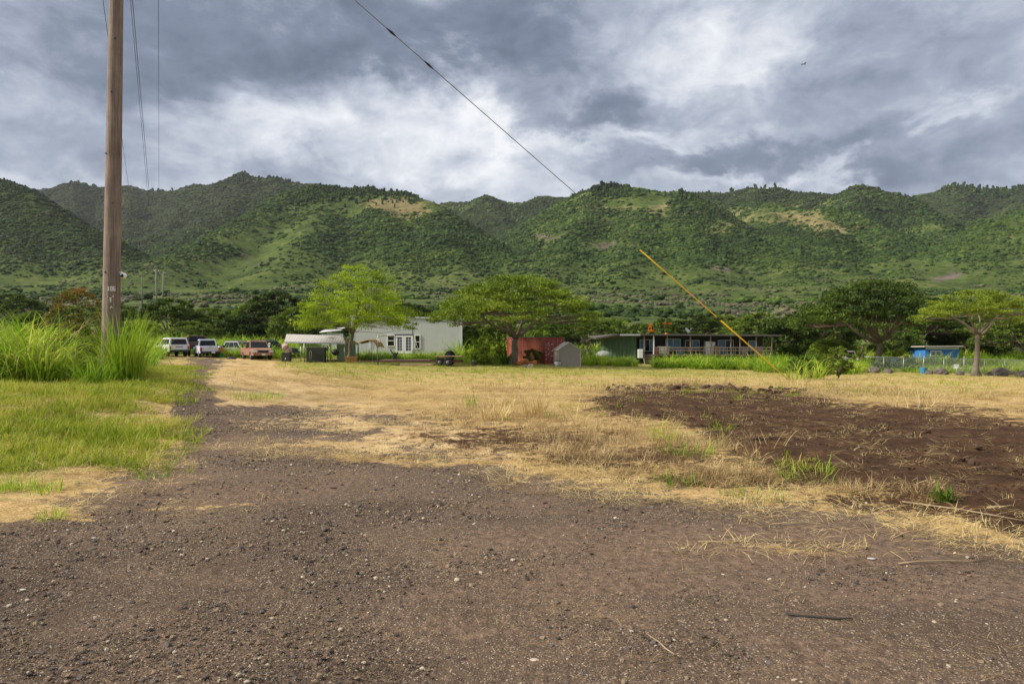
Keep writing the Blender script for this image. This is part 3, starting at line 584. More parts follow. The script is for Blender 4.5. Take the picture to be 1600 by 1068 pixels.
def land_stuff():
    r = np.random.default_rng(5)
    # --- short green grass
    pr = [tuft('grass_tuft', M_grass, n=16, rad=.07, h0=.04, h1=.13, w=.007, bend=.9, segs=3, seed=i, lean=.55) for i in range(4)]
    def dg(x, y, px):
        m = masks(x, y); return np.clip(m['green'] * (.06 + .95 * sstep(.42, .64, .5 * fbm(x, y, .35, 3, 33) + .5 * fbm(x, y, 2.2, 3, 35))) - .04, 0, 1) * (1 - sstep(50, 66, y))
    P = np.concatenate([samp(60000, -60, 340, 8, 34, r, dg, 1.3), samp(30000, 250, 1700, 7, 70, r, dg, 1.0)])
    P[:, 2] += .02
    s = r.uniform(.6, 1.5, len(P)) * (1 + P[:, 1] / 60); scatter('short_grass', 'short bright green grass growing on the verges and the mown field', 'grass', pr, P, rnd_rot(len(P), r, .15), iso(s), seed=1)
    vt = [tuft('verge_tuft', M_grass, n=18, rad=.07, h0=.12, h1=.34, w=.011, bend=1.3, segs=4, seed=400 + i, lean=.45) for i in range(3)]
    def dv(x, y, px):
        m = masks(x, y); return np.clip(m['green'] * sstep(.46, .62, fbm(x, y, .9, 4, 335)), 0, 1)
    P = np.concatenate([samp(12000, -60, 330, 8, 30, r, dv, 1.2), samp(2600, 700, 1700, 10, 66, r, dv, 1.0)])
    s = r.uniform(.5, 1.25, len(P)); scatter('verge_grass', 'coarser bright green grass tufts dotted over the verge and the field', 'grass', vt, P, rnd_rot(len(P), r, .15), iso(s), seed=31)
    # --- straw litter on the mown ground
    pr = [tuft('straw_litter', M_straw, n=26, rad=.20, h0=.08, h1=.32, w=.0055, bend=.35, segs=2, seed=20 + i, flat=True) for i in range(3)] + \
         [tuft('straw_stubble', M_straw, n=14, rad=.12, h0=.03, h1=.13, w=.006, bend=.6, segs=2, seed=30 + i, lean=.8) for i in range(3)]
    def ds(x, y, px):
        m = masks(x, y); b = (1 - m['gravel']) * (1 - m['soil']) * (1 - .97 * (m['soil'] > .5)) * (1 - .55 * m['green']) * (1 - .45 * m['tan']); return np.clip(b * (.25 + 1.3 * sstep(.36, .6, fbm(x, y, 1.7, 4, 37))) + .07 * m['soil'] * np.where(m['gravel'] > .55, 0, 1) , 0, 1)
    P = np.concatenate([samp(36000, -60, 1700, 4.5, 30, r, ds, 1.2), samp(26000, 200, 1700, 22, 72, r, ds, 1.1)]); P[:, 2] += .012
    s = r.uniform(.5, 1.1, len(P)) * (1 + P[:, 1] / 90); scatter('straw', 'dry cut straw lying over the mown field', 'straw', pr, P, rnd_rot(len(P), r, .1), iso(s), idx=r.choice(6, len(P), p=[.24, .24, .24, .1, .09, .09]), seed=2)
    # --- heaps of raked hay and stubble between road and turned soil
    M_hay = leafmat('brown_hay', [(.15, (.12, .07, .035)), (.42, (.30, .20, .09)), (.72, (.58, .44, .21))], .1, big=1.5)
    pr = [tuft('hay_clump', M_hay, n=46, rad=.28, h0=.18, h1=.55, w=.007, bend=1.1, segs=4, seed=40 + i, lean=.75) for i in range(3)]
    hp = []
    for (px, py, sx, sy, n) in ((760, 640, 80, 12, 60), (830, 655, 60, 10, 50), (900, 680, 110, 20, 150), (1000, 690, 90, 20, 90), (1090, 700, 70, 18, 90), (900, 715, 140, 14, 90), (1130, 745, 90, 10, 50), (720, 670, 120, 14, 60), (690, 650, 60, 10, 26), (1150, 745, 80, 10, 30), (1040, 735, 100, 10, 40), (940, 720, 110, 12, 40),
                                (1400, 615, 90, 6, 60), (1290, 612, 60, 7, 60), (1480, 625, 120, 7, 50), (850, 610, 120, 8, 40), (1320, 765, 60, 8, 22), (1450, 775, 60, 9, 22), (1080, 603, 70, 3, 30), (960, 612, 50, 4, 22), (820, 700, 100, 10, 22), (60, 640, 200, 20, 30)):
        for _ in range(n):
            q = gp(px + r.normal(0, sx * .55), max(575, py + r.normal(0, sy * .6))); hp.append(q)
    P = np.array([tuple(q) for q in hp]); s = r.uniform(.35, .95, len(P)); s *= np.clip(P[:, 1] / 18, .7, 1.6)
    scatter('raked_hay', 'heaps of raked dry hay between the track and the turned soil', 'hay', pr, P, rnd_rot(len(P), r, .15), iso(s, s * .75), seed=3)
    # --- gravel
    def stonem(nm, c): return paint(nm, c, .9, .35, 30, bmp=.004)
    pr = [stone_proto('stone', stonem('stone_grey', (.15, .125, .11)), 3), stone_proto('stone', stonem('stone_dark', (.065, .052, .045)), 5), stone_proto('stone', stonem('stone_brown', (.19, .13, .085)), 8), stone_proto('stone', stonem('stone_pale', (.55, .47, .36)), 9), stone_proto('stone', stonem('stone_tan', (.30, .22, .14)), 12)]
    nL = 2400; fl = samp(nL, -60, 1700, 3.2, 13, r, lambda x, y, px: np.clip(masks(x, y)['gravel'] * (sstep(.45, .62, fbm(x, y, .8, 4, 39)) * .8 + .06), 0, 1), 1.0); fl[:, 2] += .008
    fs_ = r.uniform(.25, .7, len(fl)); scatter('loose_straw', 'loose straw wisps lying flat on the gravel', 'straw', [tuft('straw_wisp', M_straw, n=7, rad=.25, h0=.08, h1=.28, w=.0035, bend=.25, segs=2, seed=25 + i, flat=True) for i in range(3)], fl, rnd_rot(len(fl), r, .03), iso(fs_, fs_ * .3), seed=12)
    def dst(x, y, px):
        m = masks(x, y); return np.clip((1 - .75 * m['dirt']) * m['gravel'] * (.15 + 1.2 * sstep(.38, .6, fbm(x, y, .9, 4, 43))), 0, 1)
    P = samp(260000, -80, 1680, 2.9, 16, r, dst, .9); n = len(P)
    s = .005 + .007 * r.random(n) ** 2 + .030 * r.random(n) ** 26; s *= (.8 + P[:, 1] / 14)
    P[:, 2] += .002; idx = r.choice(5, n, p=[.25, .24, .28, .07, .16])
    scatter('gravel', 'loose dark gravel with pale chips over the track in the foreground', 'gravel', pr, P, rnd_rot(n, r, .3), np.stack([s, s, s * .8], 1), idx, 4)
    # --- soil clods
    so = paint('clod_soil', (.070, .035, .017), .98, .4, 20, bmp=.02); so2 = paint('clod_soil_pale', (.12, .07, .045), .98, .4, 20, bmp=.02)
    pr = [stone_proto('clod', so, 21), stone_proto('clod', so, 22), stone_proto('clod', so2, 23)]
    def dc(x, y, px):
        m = masks(x, y); return np.clip((m['soil'] > .72) * (.2 + .9 * sstep(.45, .65, fbm(x, y, .6, 4, 47))), 0, 1)
    P = samp(30000, 600, 1700, 7, 40, r, dc, 1.0); n = len(P); s = (.018 + .035 * r.random(n) + .12 * r.random(n) ** 22) * (.7 + P[:, 1] / 30)
    hp = [gp(px, py) for px, py in [(x, 607 + 3 * math.sin(x) + (4 if x > 1150 else 0)) for x in np.linspace(950, 1260, 90)]]; hp = np.array([tuple(q) for q in hp])
    P = np.concatenate([P, hp]); s = np.concatenate([s, r.uniform(.12, .42, len(hp))])
    scatter('soil_clods', 'dark clods of freshly turned red brown soil', 'soil', pr, P, rnd_rot(len(P), r, .4), np.stack([s, s, s * .8], 1), seed=5)
    # --- tall guinea grass
    tall = [tuft('tall_grass_clump', M_tall, n=80, rad=.45, h0=.7, h1=2.2, w=.038, bend=2.1, segs=6, seed=60 + i, lean=.22) for i in range(4)]
    # left bank by the pole
    pts = []
    for _ in range(380):
        px = r.uniform(-120, 204); Y = r.uniform(17.6, 27); edge = 600 - 8 * math.sin(px / 23.)
        q = on(px, Y); pts.append((q.x, q.y, q.z, r.uniform(.5, 1.05) * (1.22 if px < 95 else .72 if px < 150 else .85)))
    P = np.array(pts); d = np.hypot(P[:, 0] - PX, P[:, 1] - PY); ppx = 800 + F * P[:, 0] / P[:, 1]
    k = ~((ppx > 120) & (ppx < 176) & (P[:, 1] < 24) & (r.random(len(P)) < .80)) & (d > .5); P = P[k]
    sc = P[:, 3]; dry = [tuft('dry_grass_clump', M_hay, n=26, rad=.4, h0=.8, h1=2.3, w=.018, bend=1.4, segs=5, seed=80, lean=.3)]
    scatter('tall_grass_bank', 'tall arching green grass on the bank beside the utility pole', 'grass', tall + dry, P[:, :3], rnd_rot(len(P), r, .12), iso(sc), idx=r.choice(5, len(P), p=[.215, .215, .215, .215, .14]), seed=6)
    # the rough growth along the houses and over the land behind them
    pts = []
    def band(x0, x1, Y0, Y1, n, s0, s1):
        for _ in range(n):
            q = on(r.uniform(x0, x1), r.uniform(Y0, Y1)); pts.append((q.x, q.y, q.z, r.uniform(s0, s1)))
    band(915, 992, 64, 70, 90, .6, .85); band(1022, 1345, 61, 67, 420, .55, .85); band(1180, 1345, 56, 64, 110, .5, .8)
    band(562, 722, 66, 70, 170, .5, .85); band(728, 790, 62, 68, 40, .6, .9); band(340, 450, 66, 80, 160, .6, 1.0); band(228, 460, 76, 90, 300, .9, 1.5); band(455, 540, 70, 85, 80, .6, 1.0); band(220, 250, 60, 80, 40, .8, 1.1)
    band(715, 810, 72, 95, 120, 1.0, 1.9); band(1345, 1610, 63, 75, 190, .3, .55); band(1345, 1640, 78, 130, 240, .5, 1.1); band(-300, 240, 30, 90, 350, .8, 1.3); band(1540, 1700, 60, 90, 60, .4, .9)
    band(200, 1700, 95, 150, 500, .8, 1.5)
    far_t = [tuft('rough_grass_clump', M_tall, n=44, rad=.5, h0=.6, h1=2.2, w=.075, bend=1.9, segs=4, seed=160 + i, lean=.25) for i in range(4)]
    P = np.array(pts); P[:, 3] *= .65 + .75 * fbm(P[:, 0], P[:, 1], 2.6, 3, 171); scatter('rough_grass', 'bright green tall grass growing along the houses and the field edge', 'grass', far_t, P[:, :3], rnd_rot(len(P), r, .1), iso(P[:, 3], P[:, 3] * 1.0), seed=7)
    # --- scrub on the rising meadow
    sb = [blob('scrub', M_bush, 7, 1.0, 100 + i, .8) for i in range(3)] + [blob('scrub_bare', M_bush2, 7, 1.0, 110 + i, .8) for i in range(3)]
    n = 34000; px = r.uniform(-200, 1800, n); Y = np.exp(r.uniform(math.log(118), math.log(640), n)); x = (px - 800) / F * Y
    d = fbm(x, Y, 40, 4, 131); k = r.random(n) < sstep(.42, .62, d) * 1.0 + .05 ; x, Y, px = x[k], Y[k], px[k]; n = len(x)
    z, dc_, up = hills(x, Y); bare = (fbm(x, Y, 70, 3, 137) > .50) & (r.random(n) < .8)
    s = r.uniform(.4, 1.7, n) * np.where(bare, .9, 1.2) * (1 + (r.random(n) < .05) * .8); idx = np.where(bare, r.integers(3, 6, n), r.integers(0, 3, n))
    scatter('meadow_scrub', 'green and grey brown scrub dotted over the meadow below the hills', 'scrub', sb, np.stack([x, Y, z - .3], 1), rnd_rot(n, r, .1), iso(s, s * .9), idx, 8)
    # --- forest on the hills
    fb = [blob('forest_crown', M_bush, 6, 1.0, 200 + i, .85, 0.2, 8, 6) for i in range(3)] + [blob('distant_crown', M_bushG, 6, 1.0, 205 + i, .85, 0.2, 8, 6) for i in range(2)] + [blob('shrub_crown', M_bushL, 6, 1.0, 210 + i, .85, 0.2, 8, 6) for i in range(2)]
    n = 640000; px = r.uniform(-120, 1720, n); Y = r.uniform(430 ** 1.5, 1900 ** 1.5, n) ** (1 / 1.5); x = (px - 800) / F * Y
    z, dc_, up = hills(x, Y); den = forest_den(x, Y, z, up)
    k = r.random(n) < den; x, Y, z = x[k], Y[k], z[k]; n = len(x)
    s = np.clip(r.lognormal(.28, .50, n), .6, 4.2) * (1 + (Y - 600) / 1200)
    P1 = np.stack([x, Y, z - s * .42], 1); S1 = iso(s, s * r.uniform(.5, 1.0, n)); ppx, ppy = proj(x, Y, z); q_ = fbm(x, Y, 90, 4, 161); lt = .30 + .55 * sstep(1050, 1500, ppx) - .30 * (1 - sstep(150, 420, ppx)) + .20 * ell(ppx, ppy, 980, 400, 200, 60) - .25 * ell(ppx, ppy, 690, 380, 150, 50) + .25 * ell(ppx, ppy, 560, 345, 130, 30) - .25 * sstep(1150, 1400, Y) + 2.2 * (q_ - .5)  # share of paler shrubs: cloud shade at left, lit right put into colour
    bk = .85 * sstep(950, 1350, Y) + .45 * (1 - sstep(100, 300, ppx))  # grey upland crowns also darken the left spur, as painted cloud shadow
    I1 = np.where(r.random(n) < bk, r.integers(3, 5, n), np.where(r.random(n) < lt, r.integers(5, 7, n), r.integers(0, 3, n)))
    # ironwood stands breaking the skyline
    iw = [blob('ironwood', M_bush, 9, 1.0, 300 + i, 1.0, 1.3, 6, 5) for i in range(3)]
    pts = []
    def stand(x0, x1, Yc, w, n, h0, h1):
        for _ in range(int(n * 3)): pts.append((r.uniform(x0, x1), Yc + r.normal(0, w * 1.3), r.uniform(h0 * .55, h0 * .55 + (h1 * .85 - h0 * .55) * r.random())))
    stand(462, 655, 965, 25, 520, 2.4, 4.2); stand(500, 620, 1000, 30, 300, 3.0, 5.0); stand(610, 650, 950, 15, 40, 3, 5)
    stand(925, 985, 1030, 20, 190, 3.0, 5.0); stand(890, 930, 1060, 20, 60, 2, 3.5); stand(1060, 1090, 965, 20, 60, 2.5, 4.5); stand(365, 470, 1640, 30, 150, 3.0, 6.5); stand(370, 386, 1640, 14, 20, 5.0, 8.0)
    stand(100, 155, 1780, 20, 70, 4, 8.5); stand(235, 275, 1760, 20, 18, 4, 7); stand(1180, 1262, 1480, 25, 120, 3.5, 6.5); stand(1470, 1620, 1610, 30, 260, 4, 7.5); stand(1140, 1180, 1480, 10, 14, 5, 8); stand(1080, 1140, 1500, 20, 60, 2.5, 4); stand(1085, 1150, 930, 60, 120, 2.2, 3.6)
    stand(1385, 1450, 1130, 60, 120, 2.2, 3.4); stand(1180, 1220, 1200, 50, 60, 2, 3.4); stand(1300, 1395, 1290, 20, 60, 1.6, 2.4); stand(700, 860, 1580, 60, 90, 2.2, 3.4); stand(0, 60, 800, 20, 60, 1.8, 3); stand(280, 370, 1680, 30, 60, 2, 4)
    T = np.array(pts); x = (T[:, 0] - 800) / F * T[:, 1]; z = hills(x, T[:, 1])[0]; n2 = len(T); s2 = T[:, 2]
    P = np.concatenate([P1, np.stack([x, T[:, 1], z - .5], 1)]); SS = np.concatenate([S1, np.stack([s2 * .8, s2 * .8, s2 * r.uniform(.7, 1.25, n2)], 1)]); II = np.concatenate([I1, r.integers(7, 10, n2)])
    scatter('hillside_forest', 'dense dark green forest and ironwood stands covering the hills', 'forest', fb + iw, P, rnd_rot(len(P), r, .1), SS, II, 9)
land_stuff()
# ------------------------------------------------------------------ trees
M_bark = paint('bark_brown', (.17, .125, .09), .95, .35, 3, bmp=.02)
M_barkg = paint('bark_grey', (.17, .14, .11), .95, .35, 3, bmp=.02)
M_leafU = leafmat('umbrella_tree_leaves', [(.15, (.035, .066, .008)), (.40, (.09, .15, .012)), (.62, (.19, .27, .02)), (.88, (.34, .40, .05))], .32, big=.35)
M_leafY = leafmat('yellow_green_leaves', [(.12, (.12, .19, .010)), (.36, (.27, .38, .014)), (.60, (.45, .58, .03)), (.88, (.64, .70, .08))], .42, big=.4)
M_leafO = leafmat('olive_leaves', [(.12, (.07, .09, .008)), (.38, (.14, .20, .014)), (.62, (.26, .34, .03)), (.88, (.42, .48, .08))], .35, big=.4)
M_leafD = leafmat('dark_tree_leaves', [(.15, (.022, .042, .007)), (.42, (.060, .100, .011)), (.65, (.13, .19, .02)), (.88, (.26, .32, .045))], .28, big=.12)
M_leafR = leafmat('orange_leaves', [(.15, (.03, .055, .01)), (.42, (.075, .10, .015)), (.60, (.15, .13, .02)), (.75, (.30, .13, .02)), (.92, (.42, .15, .03))], .30, big=1.2)

def leaves(C, Rh, Rv, n, size, r, flat=.5, asp=.5):
    """n leaf faces round every clump centre"""
    C = np.repeat(C, n, 0); N = len(C); Rh = np.repeat(Rh, n); Rv = np.repeat(Rv, n)
    u = r.normal(0, 1, (N, 3)); u /= np.linalg.norm(u, axis=1)[:, None]; q = r.random(N) ** .45
    P = C + u * np.stack([Rh * q, Rh * q, Rv * q], 1)
    nr = r.normal(0, 1, (N, 3)) * (1 - flat) + np.array([0, 0, 1]) * flat; nr /= np.linalg.norm(nr, axis=1)[:, None]
    a = np.cross(nr, r.normal(0, 1, (N, 3))); a /= np.linalg.norm(a, axis=1)[:, None] + 1e-9; b = np.cross(nr, a)
    s = size * r.uniform(.55, 1.3, N)[:, None]; a = a * s; b = b * s * asp
    V = np.stack([P - a, P - b * .9 + a * .1, P + a, P + b], 1).reshape(-1, 3)
    Q = np.arange(4 * N).reshape(-1, 4)
    cv = np.repeat(r.random(N // n), n) * .55 + r.random(N) * .45
    return V, Q, np.repeat(cv, 4)

def make_tree(name, loc, h, w, trunk_h, rt, leafm, barkm, kind='umbrella', seed=0, n_pad=150, per=110, leaf=.16, lean=(0, 0), forks=6, base_k=.5, offs=(0, 0), label=None, cat='tree', group=None, flare=1.5, split=None):
    r = np.random.default_rng(seed); t = empty(name, loc, 0, label, cat, group)
    m = MB(); nodes = []
    top = Vector((lean[0], lean[1], trunk_h)); n = 6
    pts = [Vector((lean[0] * (i / n) ** 1.5 + .06 * math.sin(i * 1.7 + seed), lean[1] * (i / n) ** 1.5 + .05 * math.cos(i * 2.1), trunk_h * i / n - (.25 if i == 0 else 0))) for i in range(n + 1)]
    m.tube(pts, [rt * (flare if i == 0 else 1.12 if i == 1 else 1 - .05 * i) for i in range(n + 1)], 9)
    # crown clumps: on a dome (umbrella) or through a rounded volume
    C = []; cx, cy = offs
    while len(C) < n_pad:
        a = r.uniform(0, 2 * math.pi); q = math.sqrt(r.random()); rad = w / 2 * q * (1 + .10 * math.sin(3 * a + seed) + .07 * math.sin(5 * a + 2 * seed))
        if kind == 'umbrella':
            ztop = h - (h - trunk_h) * (1 - base_k * .2) * (.78 * q ** 2.3); zlow = trunk_h + (h - trunk_h) * (.42 - .10 * q)
            z = ztop - (ztop - zlow) * (r.random() ** 1.7) * .85 if q < .8 else ztop - r.random() * .5
        elif kind == 'feather':
            rad = w / 2 * q * (1 + .16 * math.sin(3 * a + seed) + .10 * math.sin(7 * a)); zt_ = h - (h - trunk_h) * (.74 * q ** 1.6) + r.normal(0, .25); zb_ = trunk_h + (h - trunk_h) * (.16 - .14 * q); z = zb_ + (max(zt_, zb_ + .3) - zb_) * r.random() ** .75
        else:
            zc = trunk_h + (h - trunk_h) * .52; hh = (h - trunk_h) * .52; zz = r.uniform(-1, 1)
            rad = w / 2 * math.sqrt(max(0, 1 - zz * zz)) * (r.random() ** .38) * (1 + .12 * math.sin(3 * a + seed)); z = zc + hh * zz
            z += .0
        C.append((cx + rad * math.cos(a), cy + rad * math.sin(a), z))
    C = np.array(C)
    # limbs
    nodes = [(top, rt * .68)]
    for k in range(forks):
        a = 2 * math.pi * (k + r.uniform(-.3, .3)) / forks; q = r.uniform(.40, .62)
        e = Vector((cx + w / 2 * q * math.cos(a), cy + w / 2 * q * math.sin(a), trunk_h + (h - trunk_h) * r.uniform(.42, .70)))
        st = top + Vector((0, 0, -r.uniform(0, .25) * trunk_h * .6)) if k else top
        mid = st.lerp(e, .5) + Vector((r.normal(0, .15), r.normal(0, .15), -.06 * w * r.uniform(.2, .8) + .12 * (h - trunk_h) * r.uniform(-.5, 1)))
        cpts = []
        for i in range(6):
            u = i / 5; cpts.append(st * (1 - u) ** 2 + mid * 2 * u * (1 - u) + e * u * u + Vector((r.normal(0, .04), r.normal(0, .04), r.normal(0, .04))) * (w / 10))
        rr = [rt * (.55 - .40 * i / 5) for i in range(6)]; m.tube(cpts, rr, 6); nodes += list(zip(cpts[1:], rr[1:]))
    base_nodes = list(nodes); order = np.argsort(np.hypot(C[:, 0] - cx, C[:, 1] - cy))
    for oi in order:
        c = Vector(C[oi]); best = min(nodes, key=lambda nd: (nd[0] - c).length + (3 if nd[0].z > c.z + .2 else 0)); p0, r0 = best
        d = (c - p0).length
        if d < .3: continue
        mid = p0.lerp(c, .5) + Vector((r.normal(0, .06), r.normal(0, .06), -.05 * d)) ; r1 = max(.012 + rt * .02, min(r0 * .6, rt * .16))
        m.tube([p0, mid, c], [r1, r1 * .75, r1 * .4], 4, False)
        if len(nodes) < 140: nodes += [(mid, r1 * .8), (c, r1 * .5)]
    m.build('trunk', barkm, t)
    if kind == 'umbrella': Rh = w * .062 * r.uniform(.7, 1.5, len(C)); Rv = Rh * r.uniform(.22, .42, len(C))
    elif kind == 'feather': Rh = w * .055 * r.uniform(.5, 2.0, len(C)); Rv = Rh * r.uniform(.25, .5, len(C))
    else: Rh = w * .085 * r.uniform(.7, 1.4, len(C)); Rv = Rh * r.uniform(.5, .85, len(C))
    V, Q, A = leaves(C, Rh, Rv, per, leaf, r, .55 if kind == 'umbrella' else .3)
    mk('crown', V, [Q], leafm, t, dict(var=A))
    return t
def copy_tree(o, loc, rz, sc, label, group, name=None):
    c = o.copy(); col.objects.link(c); c.location = loc; c.rotation_euler = (0, 0, rz); c.scale = sc
    for ch in o.children:
        d = ch.copy(); col.objects.link(d); d.parent = c
    tag(c, label, group=group); return c

make_tree('umbrella_tree', on(803, 62), 8.0, 14.8, 2.6, .36, M_leafU, M_barkg, seed=3, n_pad=300, per=130, leaf=.12, lean=(.15, 0), forks=7, offs=(.1, 0), label='broad flat topped umbrella tree with a grey trunk in front of the red container', cat='tree')
yt = make_tree('thorn_tree', on(545, 60.5), 9.2, 9.8, 2.8, .18, M_leafY, M_barkg, kind='feather', seed=5, n_pad=340, per=90, leaf=.085, lean=(.35, 0), forks=8, offs=(.9, 0), label='airy yellow green tree with a forked trunk beside the white carport', cat='tree')
make_tree('thin_crowned_tree', on(1525, 58), 7.3, 9.2, 3.7, .23, M_leafO, M_barkg, seed=9, n_pad=150, per=140, leaf=.085, lean=(.2, 0), forks=6, offs=(-.2, 0), label='olive green tree with a pale bare trunk by the chain link fence at right', flare=2.4, base_k=1)
make_tree('spreading_tree', on(1372, 84), 10.5, 17.4, 3.0, .42, M_leafD, M_bark, seed=14, n_pad=330, per=120, leaf=.18, lean=(.3, 0), forks=8, offs=(-.6, 0), label='wide dark green spreading tree to the left of the blue house')
make_tree('small_umbrella_tree', on(918, 96), 5.5, 7.6, 1.9, .20, M_leafD, M_bark, seed=17, n_pad=90, per=110, leaf=.14, forks=5, label='small dark flat topped tree between the grey shed and the green house')
# the belt of trees behind the houses
belt = [make_tree('belt_tree', (0, 0, 0), 7.0, 13.0, 1.8, .30, M_leafD, M_bark, seed=31, n_pad=130, per=110, leaf=.22, forks=6),
        make_tree('belt_tree', (0, 0, 0), 6.5, 9.5, 1.4, .26, M_leafD, M_bark, kind='round', seed=33, n_pad=120, per=110, leaf=.22, forks=5),
        make_tree('belt_tree', (0, 0, 0), 6.0, 8.0, 1.0, .22, M_leafU, M_bark, kind='round', seed=35, n_pad=110, per=110, leaf=.20, forks=5)]
# px, depth, kind, scale(w), scale(h), label
BT = [(262, 112, 0, .75, .80, 'dark flat topped tree above the white sport utility vehicle'), (330, 118, 0, .8, .62, 'low dark tree above the brown truck'), (300, 104, 1, .7, .45, 'dark rounded shrub tree behind the white pickup'),
      (380, 108, 1, .8, .55, 'dark round tree behind the rusty red pickup'), (432, 112, 0, .85, .95, 'tall dark tree behind the end of the carport roof'), (398, 130, 2, .9, .8, 'mid green tree farther back above the rusty red pickup'),
      (470, 100, 1, .8, .72, 'dark rounded tree rising over the carport roof'), (505, 112, 0, .8, .88, 'dark spreading tree seen between carport and yellow green tree'), (222, 92, 2, .7, .5, 'leafy green tree just right of the utility pole'),
      (60, 115, 1, .9, .55, 'dark tree behind the tall grass at the far left'), (120, 125, 0, .9, .62, 'dark tree left of the orange leaved shrub'), (20, 150, 0, 1.1, .8, 'far dark tree at the left edge of the picture'), (180, 140, 1, .9, .62, 'far dark tree directly behind the utility pole'),
      (745, 88, 2, .65, .62, 'light green tree just right of the grey metal building'), (772, 82, 1, .65, .60, 'dark tree directly behind the umbrella tree trunk'), (845, 98, 2, .9, .60, 'green tree rising behind the red container'), (725, 120, 1, .9, .8, 'tree behind the right corner of the grey metal building'),
      (885, 120, 1, .9, .60, 'dark tree behind the grey shed'), (955, 128, 2, .9, .58, 'pale green tree over the left end of the green house'), (1000, 120, 2, .7, .52, 'leafy tree behind the skylight strip of the green house'),
      (1085, 122, 0, .95, .66, 'dark tree behind the satellite dish'), (1135, 128, 1, .95, .66, 'rounded dark tree behind the middle of the green house roof'), (1185, 112, 0, .85, .74, 'dark flat tree over the right end of the green house'), (1228, 100, 1, .9, .70, 'dense dark tree right of the green house'),
      (1265, 106, 0, .95, .92, 'dark tree filling the gap left of the wide spreading tree'), (1310, 118, 1, 1.0, .95, 'dense tree behind the left half of the wide spreading tree'), (1300, 92, 2, .7, .42, 'low green tree under the left side of the wide spreading tree'), (1430, 118, 0, 1.1, .95, 'dark tree behind the left wall of the blue house'), (1470, 124, 1, 1.1, .95, 'dense dark tree directly behind the blue house'), (1402, 106, 1, .7, .50, 'dark shrub tree just left of the blue house'),
      (1560, 112, 1, 1.0, .82, 'dense tree right of the blue house'), (1605, 100, 0, .9, .82, 'dark tree at the right edge of the picture'), (1500, 150, 0, 1.2, 1.0, 'far tree between blue house and hills'), (1650, 120, 1, 1.1, .9, 'dark tree beyond the right edge of the fence'), (560, 130, 1, 1.0, .7, 'dark tree behind the grey metal building on its left'), (640, 140, 0, 1.1, .7, 'far dark tree above the grey metal roof')]
for i, (px, Y, k, sw, sh, lb) in enumerate(BT):
    o = belt[k]; q = on(px, Y, -.3); sh *= 1.32; sw *= 1.12
    if not o.get('label'): o.location = q; o.scale = (sw, sw, sh); o.rotation_euler = (0, 0, i * 1.3); tag(o, lb, 'tree', 'trees in the belt behind the houses'); o['_u'] = 0; del o['_u']
    else: copy_tree(o, q, i * 1.3, (sw, sw, sh), lb, 'trees in the belt behind the houses')

# flame coloured tree behind the house, red tipped shrub by the pole, bushes and weeds
make_tree('flowering_tree', on(1035, 100), 5.3, 4.8, 1.4, .16, M_leafD, M_bark, kind='round', seed=41, n_pad=50, per=90, leaf=.18, forks=4, label='tree with orange blossom behind the green house roof', cat='tree')
ft = [o for o in col.objects if o.name.startswith('flowering_tree')][0]
rr_ = np.random.default_rng(3); a_ = rr_.uniform(0, 6.28, 13); C_ = np.stack([1.9 * np.cos(a_), 1.9 * np.sin(a_) * .8 - .5, rr_.uniform(3.4, 4.9, 13)], 1)
V, Q, A = leaves(C_, np.full(13, .34), np.full(13, .18), 26, .12, rr_); mk('blossom', V, [Q], leafmat('orange_blossom', [(.2, (.45, .10, .01)), (.7, (.75, .22, .03))], .3), ft, dict(var=A))
make_tree('red_tipped_shrub', on(128, 21.5, -.1), 2.75, 2.3, .35, .05, M_leafR, M_bark, kind='round', seed=43, n_pad=70, per=60, leaf=.05, forks=6, label='shrub with rust orange leaf tips left of the utility pole', cat='shrub')
make_tree('dark_shrub', on(152, 20.8, -.1), 1.6, 1.9, .2, .04, M_leafD, M_bark, kind='round', seed=44, n_pad=60, per=60, leaf=.06, forks=5, label='dark leafy shrub at the left foot of the utility pole', cat='shrub')
make_tree('hanging_vine_shrub', on(1310, 43, .0), 2.0, 1.9, .35, .06, M_leafD, M_bark, kind='round', seed=46, n_pad=60, per=80, leaf=.07, forks=5, offs=(0, 0), label='dense dark green shrub standing right of the yellow guy guard', cat='shrub')
make_tree('leafy_shrub', on(1262, 44, -.1), 1.5, 2.6, .2, .04, M_weed, M_bark, kind='round', seed=47, n_pad=60, per=60, leaf=.08, forks=5, label='light green weedy shrub just right of the yellow guy guard', cat='shrub')
make_tree('leafy_shrub', on(762, 60, -.1), 2.4, 3.4, .3, .06, M_leafU, M_bark, kind='round', seed=48, n_pad=70, per=80, leaf=.10, forks=6, label='bright green shrub at the left foot of the umbrella tree', cat='shrub')
make_tree('leafy_shrub', on(832, 66, -.1), 1.4, 2.2, .3, .05, M_leafD, M_bark, kind='round', seed=49, n_pad=30, per=80, leaf=.10, forks=5, label='dark low shrub between umbrella tree trunk and red container', cat='shrub')
make_tree('leafy_shrub', on(1378, 66, -.1), 1.3, 2.6, .2, .05, M_weed, M_bark, kind='round', seed=51, n_pad=34, per=80, leaf=.10, forks=5, label='green shrub on the fence line nearest the vine covered post', cat='shrub')
make_tree('leafy_shrub', on(1418, 66, -.1), 1.2, 2.4, .2, .05, M_weed, M_bark, kind='round', seed=52, n_pad=34, per=80, leaf=.10, forks=5, label='green shrub on the fence line left of the blue bin', cat='shrub')
make_tree('leafy_shrub', on(1405, 82, -.1), 2.0, 3.0, .2, .05, M_leafO, M_bark, kind='round', seed=53, n_pad=44, per=80, leaf=.12, forks=5, label='straw coloured bush behind the fence left of the blue house', cat='shrub')

